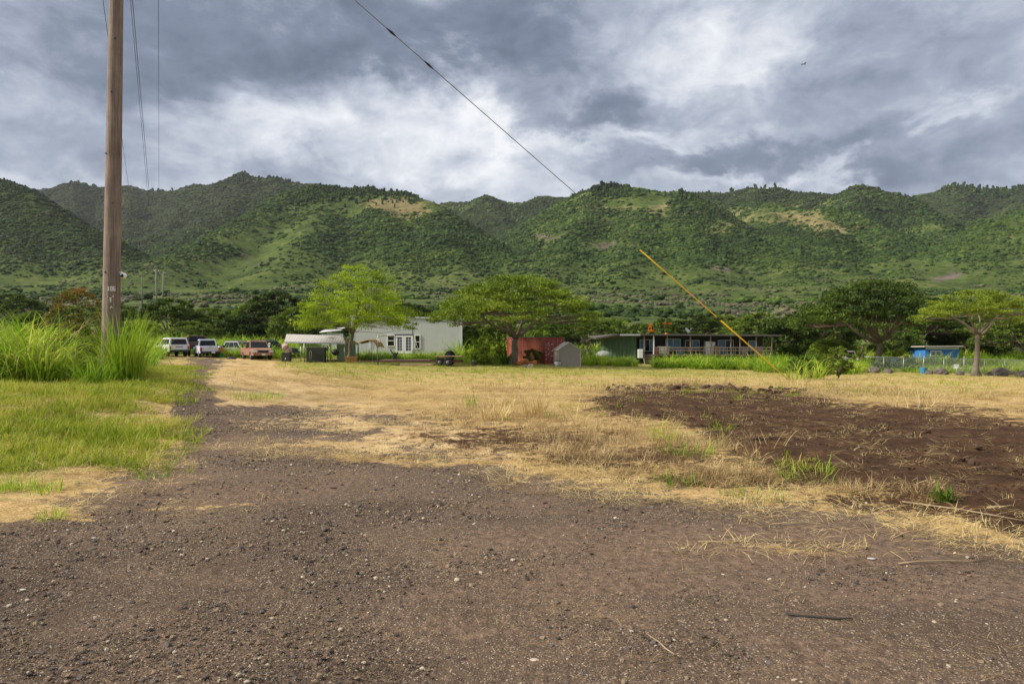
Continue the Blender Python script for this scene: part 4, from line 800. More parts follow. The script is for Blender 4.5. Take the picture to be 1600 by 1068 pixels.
def clump_thing(name, px, py, label, mat=None, n=60, h=(.3, .8), w=.016, rad=.3, bend=1.2, seed=0, Y=None, cat='grass clump', lean=.3, group=None):
    q = gp(px, py) if Y is None else on(px, Y); V, Q, A = blades(n, rad, h[0], h[1], w, bend, 5, seed, lean)
    o = mk(name, V, [Q], mat or M_tall, attrs=dict(var=A)); o.location = q; tag(o, label, cat, group); return o
clump_thing('grass_clump', 194, 596, 'tall upright green grass clump at the right foot of the utility pole', n=420, h=(1.0, 2.2), w=.024, rad=.42, bend=.75, seed=71, Y=17.9, lean=.10)
clump_thing('grass_clump', 150, 598, 'arching grey green grass clump in front of the utility pole foot', n=170, h=(.6, 1.25), w=.028, rad=.45, bend=1.9, seed=72, Y=17.3, lean=.35)
clump_thing('grass_clump', 1040, 690, 'green grass clump with long thin blades among the hay left of the soil', n=30, h=(.3, .8), w=.011, rad=.22, seed=73, bend=1.8)
clump_thing('grass_clump', 1078, 712, 'spreading green grass clump on the hay heap beside the turned soil', n=60, h=(.15, .5), w=.011, rad=.40, seed=74, bend=2.0)
clump_thing('grass_clump', 1255, 748, 'flat sprawling green grass clump at the near edge of the soil', n=60, h=(.12, .36), w=.010, rad=.40, seed=75, bend=1.8, lean=.9)
clump_thing('grass_clump', 1284, 738, 'small spiky grass clump right of the sprawling one by the soil', n=22, h=(.1, .3), w=.009, rad=.12, seed=76, bend=1.6)
clump_thing('weed', 1470, 782, 'small bright green weed at the near edge of the turned soil', M_weed, n=40, h=(.10, .22), w=.03, rad=.12, seed=77, cat='weed')
clump_thing('grass_clump', 1062, 757, 'short grass clump at the gravel edge below the hay', n=60, h=(.08, .22), w=.010, rad=.3, seed=78)
clump_thing('grass_clump', 1180, 778, 'low green grass patch at the gravel edge in the middle right', n=120, h=(.05, .14), w=.008, rad=.35, seed=79)
clump_thing('grass_clump', 738, 638, 'thin upright green grass clump on the hay left of centre', n=30, h=(.3, .7), w=.012, rad=.12, seed=80, bend=.6)
clump_thing('grass_clump', 775, 655, 'reddish dry grass tussock standing in the hay', M_straw, n=160, h=(.3, .65), w=.010, rad=.35, seed=81, bend=.9, lean=.4)
clump_thing('grass_clump', 835, 652, 'upright brown dry grass tussock right of the reddish one', M_straw, n=140, h=(.3, .7), w=.010, rad=.22, seed=82, bend=.6, lean=.25)
clump_thing('grass_clump', 82, 812, 'small green tuft on the straw at the lower left', n=60, h=(.08, .18), w=.008, rad=.12, seed=83)
clump_thing('grass_clump', 12, 768, 'green tuft at the left picture edge below the verge', n=70, h=(.1, .22), w=.009, rad=.18, seed=84)
clump_thing('grass_clump', 40, 765, 'green tuft second from the left picture edge below the verge', n=70, h=(.1, .22), w=.009, rad=.16, seed=85)
clump_thing('grass_clump', 72, 770, 'green tuft third from the left picture edge below the verge', n=70, h=(.1, .2), w=.009, rad=.16, seed=86)
clump_thing('grass_clump', 237, 748, 'lone pale tuft at the tip of the grass verge beside the gravel', n=60, h=(.06, .18), w=.008, rad=.2, seed=87)
clump_thing('grass_clump', 395, 622, 'green grass island in the middle of the dirt track', n=260, h=(.08, .3), w=.012, rad=.75, seed=88, bend=1.0)
clump_thing('cane_clump', 1245, 600, 'long arching cane grass leaning over the foot of the yellow guy guard', n=60, h=(1.0, 2.4), w=.035, rad=.6, seed=89, Y=40, bend=1.9, lean=.35)
clump_thing('cane_clump', 1275, 600, 'second arching cane clump right of the yellow guy guard', n=46, h=(1.0, 2.3), w=.04, rad=.5, seed=90, Y=41, bend=2.1, lean=.3)
clump_thing('cane_clump', 750, 570, 'tall yellow green cane clump left of the umbrella tree trunk', n=120, h=(1.5, 3.2), w=.05, rad=.8, seed=91, Y=62, bend=1.2, lean=.2)
clump_thing('banana_plant', 790, 570, 'broad leaved green plant right against the umbrella tree trunk', M_weed, n=14, h=(1.4, 2.6), w=.30, rad=.3, seed=92, Y=61, bend=1.1, lean=.3, cat='plant')
clump_thing('banana_plant', 1335, 560, 'broad leaved plant beside the vine covered post', M_weed, n=12, h=(1.2, 2.0), w=.28, rad=.3, seed=93, Y=68, bend=1.1, lean=.3, cat='plant')
clump_thing('dry_stalks', 1238, 606, 'tangle of dry stalks piled round the guy wire anchor', M_straw, n=120, h=(.4, 1.5), w=.014, rad=.9, seed=94, Y=30, bend=.5, lean=1.05, cat='dry stalks')
clump_thing('dry_stalks', 1440, 640, 'fan of dry stalks leaning right over the straw strip', M_straw, n=60, h=(.4, 1.1), w=.010, rad=.8, seed=95, bend=.3, lean=.9, cat='dry stalks')
clump_thing('dry_stalks', 935, 665, 'loose dry stalks sticking out of the hay beside the soil', M_straw, n=50, h=(.3, .9), w=.009, rad=.7, seed=96, bend=.4, lean=.9, cat='dry stalks')
clump_thing('dry_stalks', 1185, 705, 'dry stalks lying over the soil edge by the dark clods', M_straw, n=40, h=(.2, .6), w=.008, rad=.5, seed=97, bend=.4, lean=1.1, cat='dry stalks')
# ------------------------------------------------------------------ built things
M_white = paint('white_paint', (.72, .73, .72), .5, .08, 2); M_wtrim = paint('white_trim', (.78, .79, .78), .5, .05, 2)
M_dark = paint('dark_trim', (.02, .02, .022), .6, .2, 3); M_tyre = paint('tyre_rubber', (.022, .022, .022), .85, .2, 6)
M_steel = paint('galvanised_steel', (.42, .44, .45), .45, .15, 4, metal=.7); M_rim = paint('wheel_rim', (.12, .12, .12), .6, .3, 6)
M_glass = paint('dark_glass', (.010, .012, .015), .22, .2, 2, spec=.25); M_red = paint('lamp_red', (.35, .02, .015), .25, .1, 3); M_lens = paint('lamp_clear', (.65, .66, .68), .15, .1, 3)
M_chrome = paint('chrome', (.6, .6, .6), .2, .1, 3, metal=1.0)
M_wood = paint('weathered_wood', (.24, .185, .135), .9, .3, 3, bmp=.01); M_rust = paint('rusty_iron', (.11, .055, .035), .85, .4, 5)
M_plate = paint('plate_white', (.7, .7, .68), .5, .03, 3)

def wave_wall(name, c, mat_n, per, axis=0, rough=.6, depth=.02, c2=None, var=.10):
    """painted sheet with ribs standing upright every `per` metres"""
    m, t, b, o = mat_new(mat_n, rough); g = t.new('ShaderNodeTexCoord').outputs['Object']; x, y, z = t.xyz(g)[:3]
    n = t.noise(g, .8, 5, .6); n2 = t.noise(t.vmath('MULTIPLY', g, (3., 3., .35)), 2.0, 5, .65)
    cc = t.ramp(t.math('ADD', t.math('MULTIPLY', n, .5), t.math('MULTIPLY', n2, .5)), [(.32, tuple(k * (1 - var * 2) for k in c)), (.5, c), (.68, tuple(min(1, k * (1 + var)) for k in c))])
    if c2: cc = t.mix(t.maprange(n2, .60, .70, 0, .8), cc, c2)
    t.put(b.inputs['Base Color'], cc)
    w = t.math('ABSOLUTE', t.math('SINE', t.math('MULTIPLY', [x, y][axis], math.pi / per))); bump(t, b, t.maprange(w, .2, .7), depth)
    return m

# --- utility pole with its crossarm, camera, number, wires
def utility_pole():
    base = Vector((PX, PY, Hs(PX, PY))); t = empty('utility_pole', base, 0, 'tall brown wooden utility pole rising out of the grass bank at left', 'utility pole')
    m, tt, b, o = mat_new('pole_wood', .85); g = tt.new('ShaderNodeTexCoord').outputs['Object']
    n = tt.noise(tt.vmath('MULTIPLY', g, (26., 26., .9)), 1.0, 6, .65); n2 = tt.noise(g, 2.2, 4, .6)
    c = tt.ramp(tt.math('ADD', tt.math('MULTIPLY', n, .7), tt.math('MULTIPLY', n2, .3)), [(.32, (.085, .060, .048)), (.5, (.205, .155, .125)), (.66, (.33, .26, .215))])
    tt.put(b.inputs['Base Color'], c); bump(tt, b, n, .015)
    lean = math.radians(1.0); up = Vector((math.sin(lean), 0, math.cos(lean)))
    rad = lambda h: .222 - .0055 * h
    mb = MB(); mb.tube([up * h for h in (-.6, 0, .5, 2, 4, 6, 8, 10, 12, 14, 15.6)], [rad(h) for h in (-.6, 0, .5, 2, 4, 6, 8, 10, 12, 14, 15.6)], 20); mb.build('shaft', m, t)
    ca = MB(); ca.box(up * 14.6 + Vector((0, -.24, 0)), (2.6, .10, .13), .0); ca.build('crossarm', M_wood, t)
    for dx in (-.95, .0, 1.15):
        q = MB(); q.tube([up * 14.6 + Vector((dx, -.24, .05)), up * 14.6 + Vector((dx, -.24, .22))], .05, 8); q.ball(up * 14.6 + Vector((dx, -.24, .27)), (.07, .07, .06)); q.build('insulator', M_lens, t)
    for h, a in ((1.2, .1), (2.9, -.3), (4.7, .5), (6.0, -.6), (7.6, .1), (9.0, .4)):
        q = MB(); n_ = Vector((math.sin(a), -math.cos(a), 0)); q.tube([up * h + n_ * rad(h) * .95, up * h + n_ * (rad(h) + .02)], .022, 6); q.build('bolt', M_dark, t)
    # painted stencil: 106 / T / arrow marks, following the wood
    def stroke(q, pts, z0, x0, h, w, th=.010):
        for a, b_ in pts:
            P0 = (x0 + a[0] * w, z0 + a[1] * h); P1 = (x0 + b_[0] * w, z0 + b_[1] * h)
            dx, dz = P1[0] - P0[0], P1[1] - P0[1]; L = math.hypot(dx, dz); nx, nz = -dz / L * th, dx / L * th; ex, ez = dx / L * th * .6, dz / L * th * .6
            cs = [(P0[0] + nx - ex, P0[1] + nz - ez), (P0[0] - nx - ex, P0[1] - nz - ez), (P1[0] - nx + ex, P1[1] - nz + ez), (P1[0] + nx + ex, P1[1] + nz + ez)]
            vs = []
            for (xx, zz) in cs:
                r_ = rad(zz) + .004; a_ = xx / r_; c_ = up * zz; vs.append((c_.x + r_ * math.sin(a_), -r_ * math.cos(a_), c_.z))
            q.add(vs, [(0, 1, 2, 3)])
    D = {'1': [((.5, 0), (.5, 1)), ((.25, .8), (.5, 1)), ((.2, 0), (.8, 0))], '0': [((.1, 0), (.1, 1)), ((.9, 0), (.9, 1)), ((.1, 0), (.9, 0)), ((.1, 1), (.9, 1))],
         '6': [((.1, 0), (.1, 1)), ((.1, 1), (.9, 1)), ((.1, .5), (.9, .5)), ((.9, 0), (.9, .5)), ((.1, 0), (.9, 0))], 'T': [((0, 1), (1, 1)), ((.5, 0), (.5, 1))]}
    q = MB(); zt = EYE - (450 - HOR) / F * 17.8 - base.z; zz = zt - .06
    MW = paint('marking_white', (.75, .74, .70), .7, .2, 20)
    for k, chh in enumerate('106'): stroke(q, D[chh], zz, .010 + k * .068, .10, .05); q.build('painted_digit', MW, t); q = MB()
    q.box((0, 0, 0), (1e-4, 1e-4, 1e-4)) if False else None
    stroke(q, [((0, 1), (1, 1))], zz - .17, .03, .02, .12, .020); q.build('painted_bar', MW, t); q = MB(); stroke(q, [((.5, 0), (.5, 1)), ((.2, 1), (.8, 1)), ((.3, .5), (.7, .5))], zz - .30, .055, .10, .07, .012); q.build('painted_letter', MW, t); q = MB()
    stroke(q, [((.2, 0), (.5, 1)), ((.5, 1), (.8, .2))], zz - .46, .07, .05, .08, .010); q.build('painted_arrow', MW, t)
    return t, base, up
POLE, PB, PUP = utility_pole()
t = empty('security_camera', PB + PUP * (EYE - (429 - HOR) / F * 18 - PB.z), 0, 'round white security camera bracketed to the right side of the utility pole', 'camera')
q = MB(); q.tube([(.17, 0, .06), (.27, -.02, .06), (.30, -.03, .02)], .022, 8); q.box((.185, 0, .06), (.03, .10, .16)); q.build('bracket', M_wtrim, t)
q = MB(); q.ball((.32, -.03, -.03), (.085, .085, .085), 16, 12); q.build('housing', M_wtrim, t)
q = MB(); q.tube([(.325, -.10, -.035), (.33, -.125, -.035)], .045, 12); q.build('lens', M_glass, t)

def cable(p0, p1, sag, r, n=40):
    p0, p1 = Vector(p0), Vector(p1); return [p0.lerp(p1, i / n) - Vector((0, 0, 4 * sag * (i / n) * (1 - i / n))) for i in range(n + 1)]
far1, far2 = on(245, 215), on(256, 235)
topz = lambda px, py, Y: at(px, py, Y)
M_cable = paint('cable', (.03, .03, .032), .6, .1, 3)
ends = [((-.95), at(222, 428, 215), 'thin power line crossing left of the utility pole top'), (0.0, at(243, 423, 215), 'power line running just right of the utility pole'), (1.15, at(249, 424, 215), 'rightmost vertical power line right of the utility pole')]
for dx, e, lb in ends:
    a = PB + PUP * 14.6 + Vector((dx, -.24, .30)); q = MB(); q.tube(cable(a, e, 1.0, .02), .012 if dx < 1 else .010, 5); o = q.build('power_line', M_cable); tag(o, lb, 'power line', 'power lines running to the far poles')
a = PB + PUP * 14.1 + Vector((.12, -.2, 0)); q = MB(); q.tube(cable(a, at(247, 432, 215), 1.6, .02), .014, 5); tag(q.build('power_line', M_cable), 'second strand hanging close beside the power line at the pole', 'power line', 'power lines running to the far poles')
for px, Y, ptop, lb in ((245, 215, 420, 'thin grey utility pole far off in the meadow, right of the big pole'), (254, 232, 424, 'farther utility pole just right of the thin grey one')):
    b = on(px, Y); top = EYE - (ptop - HOR) / F * Y - b.z; t = empty('utility_pole', b, 0, lb, 'utility pole')
    q = MB(); q.tube([(0, 0, -1), (-.3 if Y < 220 else .3, 0, top)], [.26, .20], 8); q.build('shaft', paint('pole_grey', (.22, .21, .19), .9, .2, 3), t)
    q = MB(); q.box((-.25 if Y < 220 else .3, 0, top - .8), (2.2 if Y > 220 else 1.6, .14, .14)); q.build('crossarm', M_wood, t)
    for dx in (-.9, .9): q = MB(); q.ball((dx * (1 if Y > 220 else .7), 0, top - .55), (.12, .12, .2)); q.build('insulator', M_lens, t)
b = on(222, 215); t = empty('utility_pole', b, 0, 'small far pole with pale insulators just left of the thin grey one', 'utility pole')
top = EYE - (428 - HOR) / F * 215 - b.z
q = MB(); q.tube([(0, 0, -1), (0, 0, top)], [.18, .14], 6); q.build('shaft', paint('pole_grey2', (.15, .15, .13), .9, .2, 3), t); q = MB(); q.box((.0, 0, top - .4), (1.6, .12, .12)); q.build('crossarm', M_wood, t)

# --- guy wire
A0 = gp(1232, 593); A1 = PB + PUP * (EYE + (HOR + 319) / F * 18 - PB.z)
t = empty('guy_wire', A0, 0, 'taut steel guy wire slanting across the sky down to a yellow guard', 'guy wire')
d = A1 - A0
def tpx(px):
    lo, hi = 0., .999
    for _ in range(50):
        mid = (lo + hi) / 2; p = A0 + d * mid; v = 800 + F * p.x / p.y
        if v > px: lo = mid
        else: hi = mid
    return lo
tg = tpx(1000); tm = tpx(1125)
q = MB(); q.tube([d * .0, d * .999], .016, 6); q.build('strand', paint('guy_strand', (.17, .16, .155), .6, .2, 3), t)
M_yel = paint('yellow_guard', (.85, .58, .02), .45, .12, 2)
q = MB(); q.tube([d * .002, d * (tm - .0006)], .034, 12); q.build('guard', M_yel, t)
q = MB(); q.tube([d * (tm + .008), d * tg], .028, 12); q.build('guard', M_yel, t)
q = MB(); q.tube([d * (tm - .001), d * (tm + .009)], .030, 12); q.build('guard_joint', M_dark, t)
for px in (670, 612):
    k = tpx(px); L = d.normalized(); c = d * k; q = MB(); q.tube([c - L * .22, c - L * .12, c, c + L * .12, c + L * .22], [.014, .03, .048, .03, .014], 10); q.build('guy_insulator', M_dark, t)
q = MB(); q.tube([d.normalized() * -.4, d.normalized() * .1], .014, 8); q.build('anchor_rod', M_rust, t)

# --- grey metal building
M_gw = wave_wall('g', (.46, .48, .465), 'grey_siding', .30, 0, .6, .004, var=.05)
def warehouse():
    Y = 78.0; g = on(630, Y).z; xl = (549 - 800) / F * Y; xr = (722 - 800) / F * Y; top = EYE - (494 - HOR) / F * Y; h = top - g; w = xr - xl; D = 12.0
    t = empty('metal_building', (xl, Y, g), 0, 'long pale grey metal building with white double doors behind the yellow green tree', 'building')
    q = MB(); q.add([(0, 0, -.6), (w, 0, -.6), (w, 0, h - .35), (0, 0, h), (-2.6, D, -.6), (w - 1.0, D, -.6), (w - 1.0, D, h - .45), (-2.6, D, h - .1)], [(0, 1, 2, 3), (1, 5, 6, 2), (5, 4, 7, 6), (4, 0, 3, 7)]); q.build('wall', M_gw, t)
    q = MB(); q.add([(-.15, -.15, h + .02), (w + .15, -.15, h - .33), (w - .85, D + .15, h - .43), (-2.75, D + .15, h - .08), (-.15, -.15, h + .14), (w + .15, -.15, h - .21), (w - .85, D + .15, h - .31), (-2.75, D + .15, h + .04)],
        [(3, 2, 1, 0), (4, 5, 6, 7), (0, 1, 5, 4), (1, 2, 6, 5), (2, 3, 7, 6), (3, 0, 4, 7)]); q.build('roof', paint('roof_sheet', (.62, .65, .66), .5, .08, 1), t)
    M_tp = paint('trim_pale', (.56, .60, .60), .5, .08, 1)
    for x in (0.04, w - .04): q = MB(); q.box((x, -.03, h / 2 - .3), (.14, .07, h - .35)); q.build('corner_trim', M_tp, t)
    q = MB(); q.box(((643 - 549) / F * Y, -.03, h / 2 - .2), (.05, .05, h - .2)); q.build('downpipe', M_tp, t)
    def X(px): return (px - 549) / F * Y
    def Z(py): return EYE - (py - HOR) / F * Y - g
    for (a, b_, c, d_) in ((605, 617, 523, 541), (648, 657, 523, 545)):
        x0, x1, z1, z0 = X(a), X(b_), Z(c), Z(d_)
        f = MB(); 
        for (cx, cz, sx, sz) in (((x0 + x1) / 2, z1 - .04, x1 - x0, .08), ((x0 + x1) / 2, z0 + .04, x1 - x0, .08), (x0 + .04, (z0 + z1) / 2, .08, z1 - z0 - .17), (x1 - .04, (z0 + z1) / 2, .08, z1 - z0 - .17), ((x0 + x1) / 2, (z0 + z1) / 2, x1 - x0 - .17, .07)): f.box((cx, -.05, cz), (sx, .1, sz))
        fo = f.build('window', M_wtrim, t); p = MB(); p.box(((x0 + x1) / 2, -.022, (z0 + z1) / 2), (x1 - x0 - .05, .03, z1 - z0 - .05)); p.build('pane', M_glass, fo)
    M_cur = paint('door_glass_curtain', (.10, .11, .20), .25, .5, 6)
    for (a, b_) in ((618.5, 631), (631.8, 645)):
        x0, x1, z1, z0 = X(a), X(b_), Z(524), Z(552); f = MB()
        for (cx, cz, sx, sz) in (((x0 + x1) / 2, z1 - .08, x1 - x0, .16), ((x0 + x1) / 2, z0 + .15, x1 - x0, .3), (x0 + .09, (z0 + z1) / 2, .18, z1 - z0), (x1 - .09, (z0 + z1) / 2, .18, z1 - z0)): f.box((cx, -.055 if sx < .3 else -.05, cz), (sx, .08, sz))
        for i in range(1, 5): f.box(((x0 + x1) / 2, -.042, z0 + .3 + (z1 - z0 - .46) * i / 5), (x1 - x0 - .36, .03, .03))
        f.box(((x0 + x1) / 2, -.041, (z0 + z1) / 2 + .07), (.03, .028, z1 - z0 - .46))
        fo = f.build('door', M_wtrim, t); p = MB(); p.box(((x0 + x1) / 2, -.018, (z0 + z1) / 2), (x1 - x0 - .1, .02, z1 - z0 - .1)); p.build('pane', M_cur, fo)
    q = MB(); q.box((X(631), -.04, Z(522.7)), (X(646) - X(617), .09, .10)); q.build('door_head', M_dark, t)
    q = MB(); q.box(((X(700) + X(712)) / 2 - .3, -.5, Z(545.5)), (1.5, .05, .10)); q.box(((X(700) + X(712)) / 2 - .3, -.3, Z(547)), (1.3, .4, .05)); q.build('wall_shelf', M_steel, t)
warehouse()

# --- carport
def carport():
    Y = 62.0; g = on(490, Y).z; x0 = (446 - 800) / F * Y; x1 = (541 - 800) / F * Y; zt = EYE - (521.5 - HOR) / F * Y - g; ze = EYE - (534 - HOR) / F * Y - g; w = x1 - x0
    t = empty('carport', (x0, Y, g), 0, 'open carport with a pale curved metal roof left of the grey metal building', 'carport')
    M_cr = wave_wall('c', (.50, .47, .45), 'carport_sheet', .25, 0, .5, .02, var=.08)
    def arch(i, x): 
        P = [(-.25, ze - .02), (-.25, ze + .04), (.5, ze + .04 + (zt - ze - .04) * .5), (1.2, zt - .01), (1.25, zt), (1.3, zt - .01), (4.7, ze + .1), (5.3, ze - .1)]
        return P
    drop = -.14
    sk = lambda b: -.30 * max(0, (b - ze) / (zt - ze))
    pr0 = [(sk(b), a, b) for a, b in arch(0, 0)] + [(sk(b), a, b - .04) for a, b in arch(0, 0)[::-1]]; pr1 = [(w + sk(b) * 2, a, b + drop) for a, b in arch(0, 0)] + [(w + sk(b) * 2, a, b - .04 + drop) for a, b in arch(0, 0)[::-1]]
    q = MB(); q.loft([pr0, pr1]); q.build('roof', M_cr, t)
    q = MB(); q.add([(0, -.29, ze - .08), (w, -.29, ze - .08 + drop), (w, -.29, ze + .03 + drop), (0, -.29, ze + .03), (0, -.26, ze - .08), (w, -.26, ze - .08 + drop), (w, -.26, ze + .03 + drop), (0, -.26, ze + .03)], [(0, 1, 2, 3), (7, 6, 5, 4), (3, 2, 6, 7), (1, 0, 4, 5), (0, 3, 7, 4), (2, 1, 5, 6)]); q.build('fascia', paint('fascia_grey', (.40, .41, .44), .5, .1, 2), t)
    for i in range(5):
        for yy in (-.15, 5.2):
            q = MB(); x = .12 + (w - .24) * i / 4; q.tube([(x, yy, -.1), (x, yy, ze - .05 + drop * i / 4)], .045, 6); q.build('post', M_steel, t)
    q = MB()
    for i in range(5):
        x = .12 + (w - .24) * i / 4; q.tube([(x, a, b - .08 + drop * i / 4) for a, b in arch(0, 0)], .03, 5)
    q.build('roof_frame', M_steel, t)
    # green panel and white door at the right end of the bay
    t2 = empty('garden_cabinet', (x0 + w * .86, Y + 3.2, g - .05), 0, 'pale green and white storage cabinet under the right end of the carport', 'cabinet')
    q = MB(); q.box((0, 0, .85), (1.6, .8, 1.7), b=.02); q.build('body', paint('pale_green', (.24, .34, .22), .6, .1, 2), t2); q = MB(); q.box((0, -.41, .85), (1.2, .03, 1.55)); q.build('door', paint('pale_green2', (.30, .40, .28), .6, .1, 2), t2)
carport()
def cage():
    b = on(494, 60.5); t = empty('wire_cage', b, 0, 'dark green wire dog kennel standing under the carport', 'cage'); w, d_, h = 1.7, 1.2, 1.5
    f = MB()
    for x in (-w / 2, w / 2):
        for y in (-d_ / 2, d_ / 2): f.box((x, y, h / 2), (.05, .05, h))
    for z in (.03, h): 
        for y in (-d_ / 2, d_ / 2): f.box((0, y, z), (w - .06, .04, .04))
        for x in (-w / 2, w / 2): f.box((x, 0, z), (.04, d_ - .06, .04))
    f.build('frame', paint('kennel_green', (.025, .04, .025), .6, .2, 3), t)
    q = MB()
    for i in range(1, 24): x = -w / 2 + w * i / 24; q.box((x, -d_ / 2, h / 2), (.012, .012, h - .05))
    for i in range(1, 12): z = h * i / 12; q.box((0, -d_ / 2 - .014, z), (w, .012, .012))
    q.build('wire_mesh', M_dark, t)
    q = MB(); q.box((0, .1, .70), (w * .9, d_ * .7, 1.3), b=.05); q.build('tarp_cover', paint('kennel_tarp', (.03, .036, .025), .8, .3, 3), t)
    q = MB(); q.tube([(-.45, -.64, .2), (-.38, -.64, .95), (-.30, -.64, 1.05), (-.22, -.64, .9), (-.28, -.64, .2)], .02, 6); o = q.build('hose', paint('hose_tan', (.35, .33, .2), .6, .1, 2)); o.location = b; tag(o, 'pale looped hose hanging on the front of the green wire kennel', 'hose')
cage()
def kettle():
    b = on(524, 61.2); t = empty('kettle_grill', b, 0, 'black round kettle grill on thin legs at the right of the carport', 'grill')
    q = MB(); q.ball((0, 0, .92), (.34, .34, .30), 16, 10); q.build('bowl', M_dark, t)
    for a in (0, 2.1, 4.2): q = MB(); q.tube([(.1 * math.cos(a), .1 * math.sin(a), .7), (.3 * math.cos(a), .3 * math.sin(a), 0)], .018, 6); q.build('leg', M_steel, t)
kettle()
def bikes():
    for (px, lb) in ((488, 'left potted plant with grey pods hanging under the carport edge'), (500, 'middle hanging plant under the carport edge'), (511, 'right hanging plant under the carport edge')):
        b = on(px, 61.6, 1.05); t = empty('hanging_plant', b, 0, lb, 'hanging plant', 'hanging plants under the carport')
        q = MB(); q.tube([(0, 0, 0), (0, 0, .22)], [.10, .14], 10); q.build('pot', paint('pot_grey', (.2, .18, .15), .8, .2, 3), t); q = MB(); q.tube([(0, 0, .22), (0, 0, .42)], .008, 4); q.build('cord', M_dark, t)
        V, Q, A = blades(40, .1, .15, .4, .03, 2.2, 4, int(px), .5); o = mk('foliage', V + np.array([0, 0, .2]), [Q], M_weed, t, dict(var=A))
bikes()
b = on(549, 60.5); t = empty('wooden_crate', b, .2, 'low orange brown wooden crate right of the yellow green tree trunk', 'crate')
q = MB()
for z in (.12, .28, .44): q.box((0, -.33, z), (1.0, .03, .13)); q.box((0, .33, z), (1.0, .03, .13)); q.box((-.5, 0, z), (.03, .62, .13)); q.box((.5, 0, z), (.03, .62, .13))
q.build('side_boards', paint('orange_wood', (.42, .22, .07), .8, .25, 4), t); q = MB(); q.box((0, 0, .53), (1.1, .72, .04)); q.build('lid', paint('orange_wood2', (.50, .30, .11), .8, .25, 4), t)
b = on(536, 66); o = MB(); o.tube([(-.5, 0, .42), (-.2, 0, .50), (.5, 0, .46)], [.18, .22, .14], 8); o.ball((-.3, 0, .25), (.3, .3, .25), 10, 6, .3, 4); o.ball((.3, .1, .2), (.3, .3, .2), 10, 6, .3, 5); o = o.build('scrap_pile', M_rust); o.location = b; tag(o, 'dark rusty scrap pile behind the yellow green tree trunk', 'scrap')

# white roof pieces behind the carport
b = on(514, 84); t = empty('far_shed', b, 0, 'small white roofed shed glimpsed between carport and grey building', 'shed')
q = MB(); q.add([(-1.2, 0, 2.85), (1.4, 0, 3.15), (1.4, 2.4, 3.5), (-1.2, 2.4, 3.2), (-1.2, 0, 2.77), (1.4, 0, 3.07), (1.4, 2.4, 3.42), (-1.2, 2.4, 3.12)], [(0, 1, 2, 3), (7, 6, 5, 4), (0, 4, 5, 1), (1, 5, 6, 2), (2, 6, 7, 3), (3, 7, 4, 0)]); q.build('roof', M_white, t)
q = MB(); q.box((.1, 1.3, 1.3), (2.2, 1.9, 2.8)); q.build('wall', paint('shed_wall', (.4, .42, .38), .7, .1, 1), t)

# --- tarp canopy with poles
def tarp():
    Y = 65.0; b = on(573, Y); t = empty('tarp_canopy', b, 0, 'sagging orange brown tarp canopy on thin poles before the grey building', 'canopy')
    X = lambda px: (px - 573) / F * Y; Z = lambda py: EYE - (py - HOR) / F * Y - b.z
    rows = []; pts = [(554, 536.5), (560, 535), (568, 533), (576, 531), (582, 532), (587, 536), (590, 543)]
    V = []; 
    for j, y in enumerate((-.2, .5, 1.2, 1.9)):
        for (px, py) in pts: V.append((X(px) + .1 * j, y, Z(py) + .12 * math.sin(j * 1.1)))
    n = len(pts); q = MB(); N = len(V); V2 = V + [(x, y, z - .03) for x, y, z in V]; fs = []
    for j in range(3):
        for i in range(n - 1): a = j * n + i; fs += [(a, a + 1, a + n + 1, a + n), (N + a, N + a + n, N + a + n + 1, N + a + 1)]
    q.add(V2, fs); q.build('tarp', paint('tarp_orange', (.40, .21, .05), .8, .3, 1.5), t)
    for px, y, py in ((578, -.2, 531), (582, -.1, 532), (590, 0, 524), (574, 1.8, 532), (556, 1.0, 537)): q = MB(); q.tube([(X(px), y, -.1), (X(px) + .05, y, Z(py))], .028, 6); q.build('pole', M_white if px in (590, 582) else M_steel, t)
tarp()
def aframe():
    Y = 66; b = on(642, Y); Z = lambda py: EYE - (py - HOR) / F * Y - b.z; X = lambda px: (px - 642) / F * Y
    t = empty('leaning_trellis', on(605, Y), 0, 'thin timber frame with a sagging branch leaning before the glazed doors', 'frame'); ox = X(642) - X(605)
    b = on(605, Y); X2 = lambda px: (px - 605) / F * Y
    for (x0, z0, x1, z1) in ((589, 566, 590, 524), (597, 545, 590, 525), (583, 545, 590, 526), (644, 550, 650, 530), (655, 550, 648, 530)):
        q = MB(); q.tube([(X2(x0), 0, max(-.1, Z(z0))), (X2(x1), 0, Z(z1))], .028, 6); q.build('stay', M_wtrim, t)
    q = MB(); q.tube([(X2(590), 0, Z(526)), (X2(600), .1, Z(524)), (X2(612), 0, Z(526)), (X2(628), 0, Z(528))], .035, 6); q.build('branch', M_wood, t)
aframe()
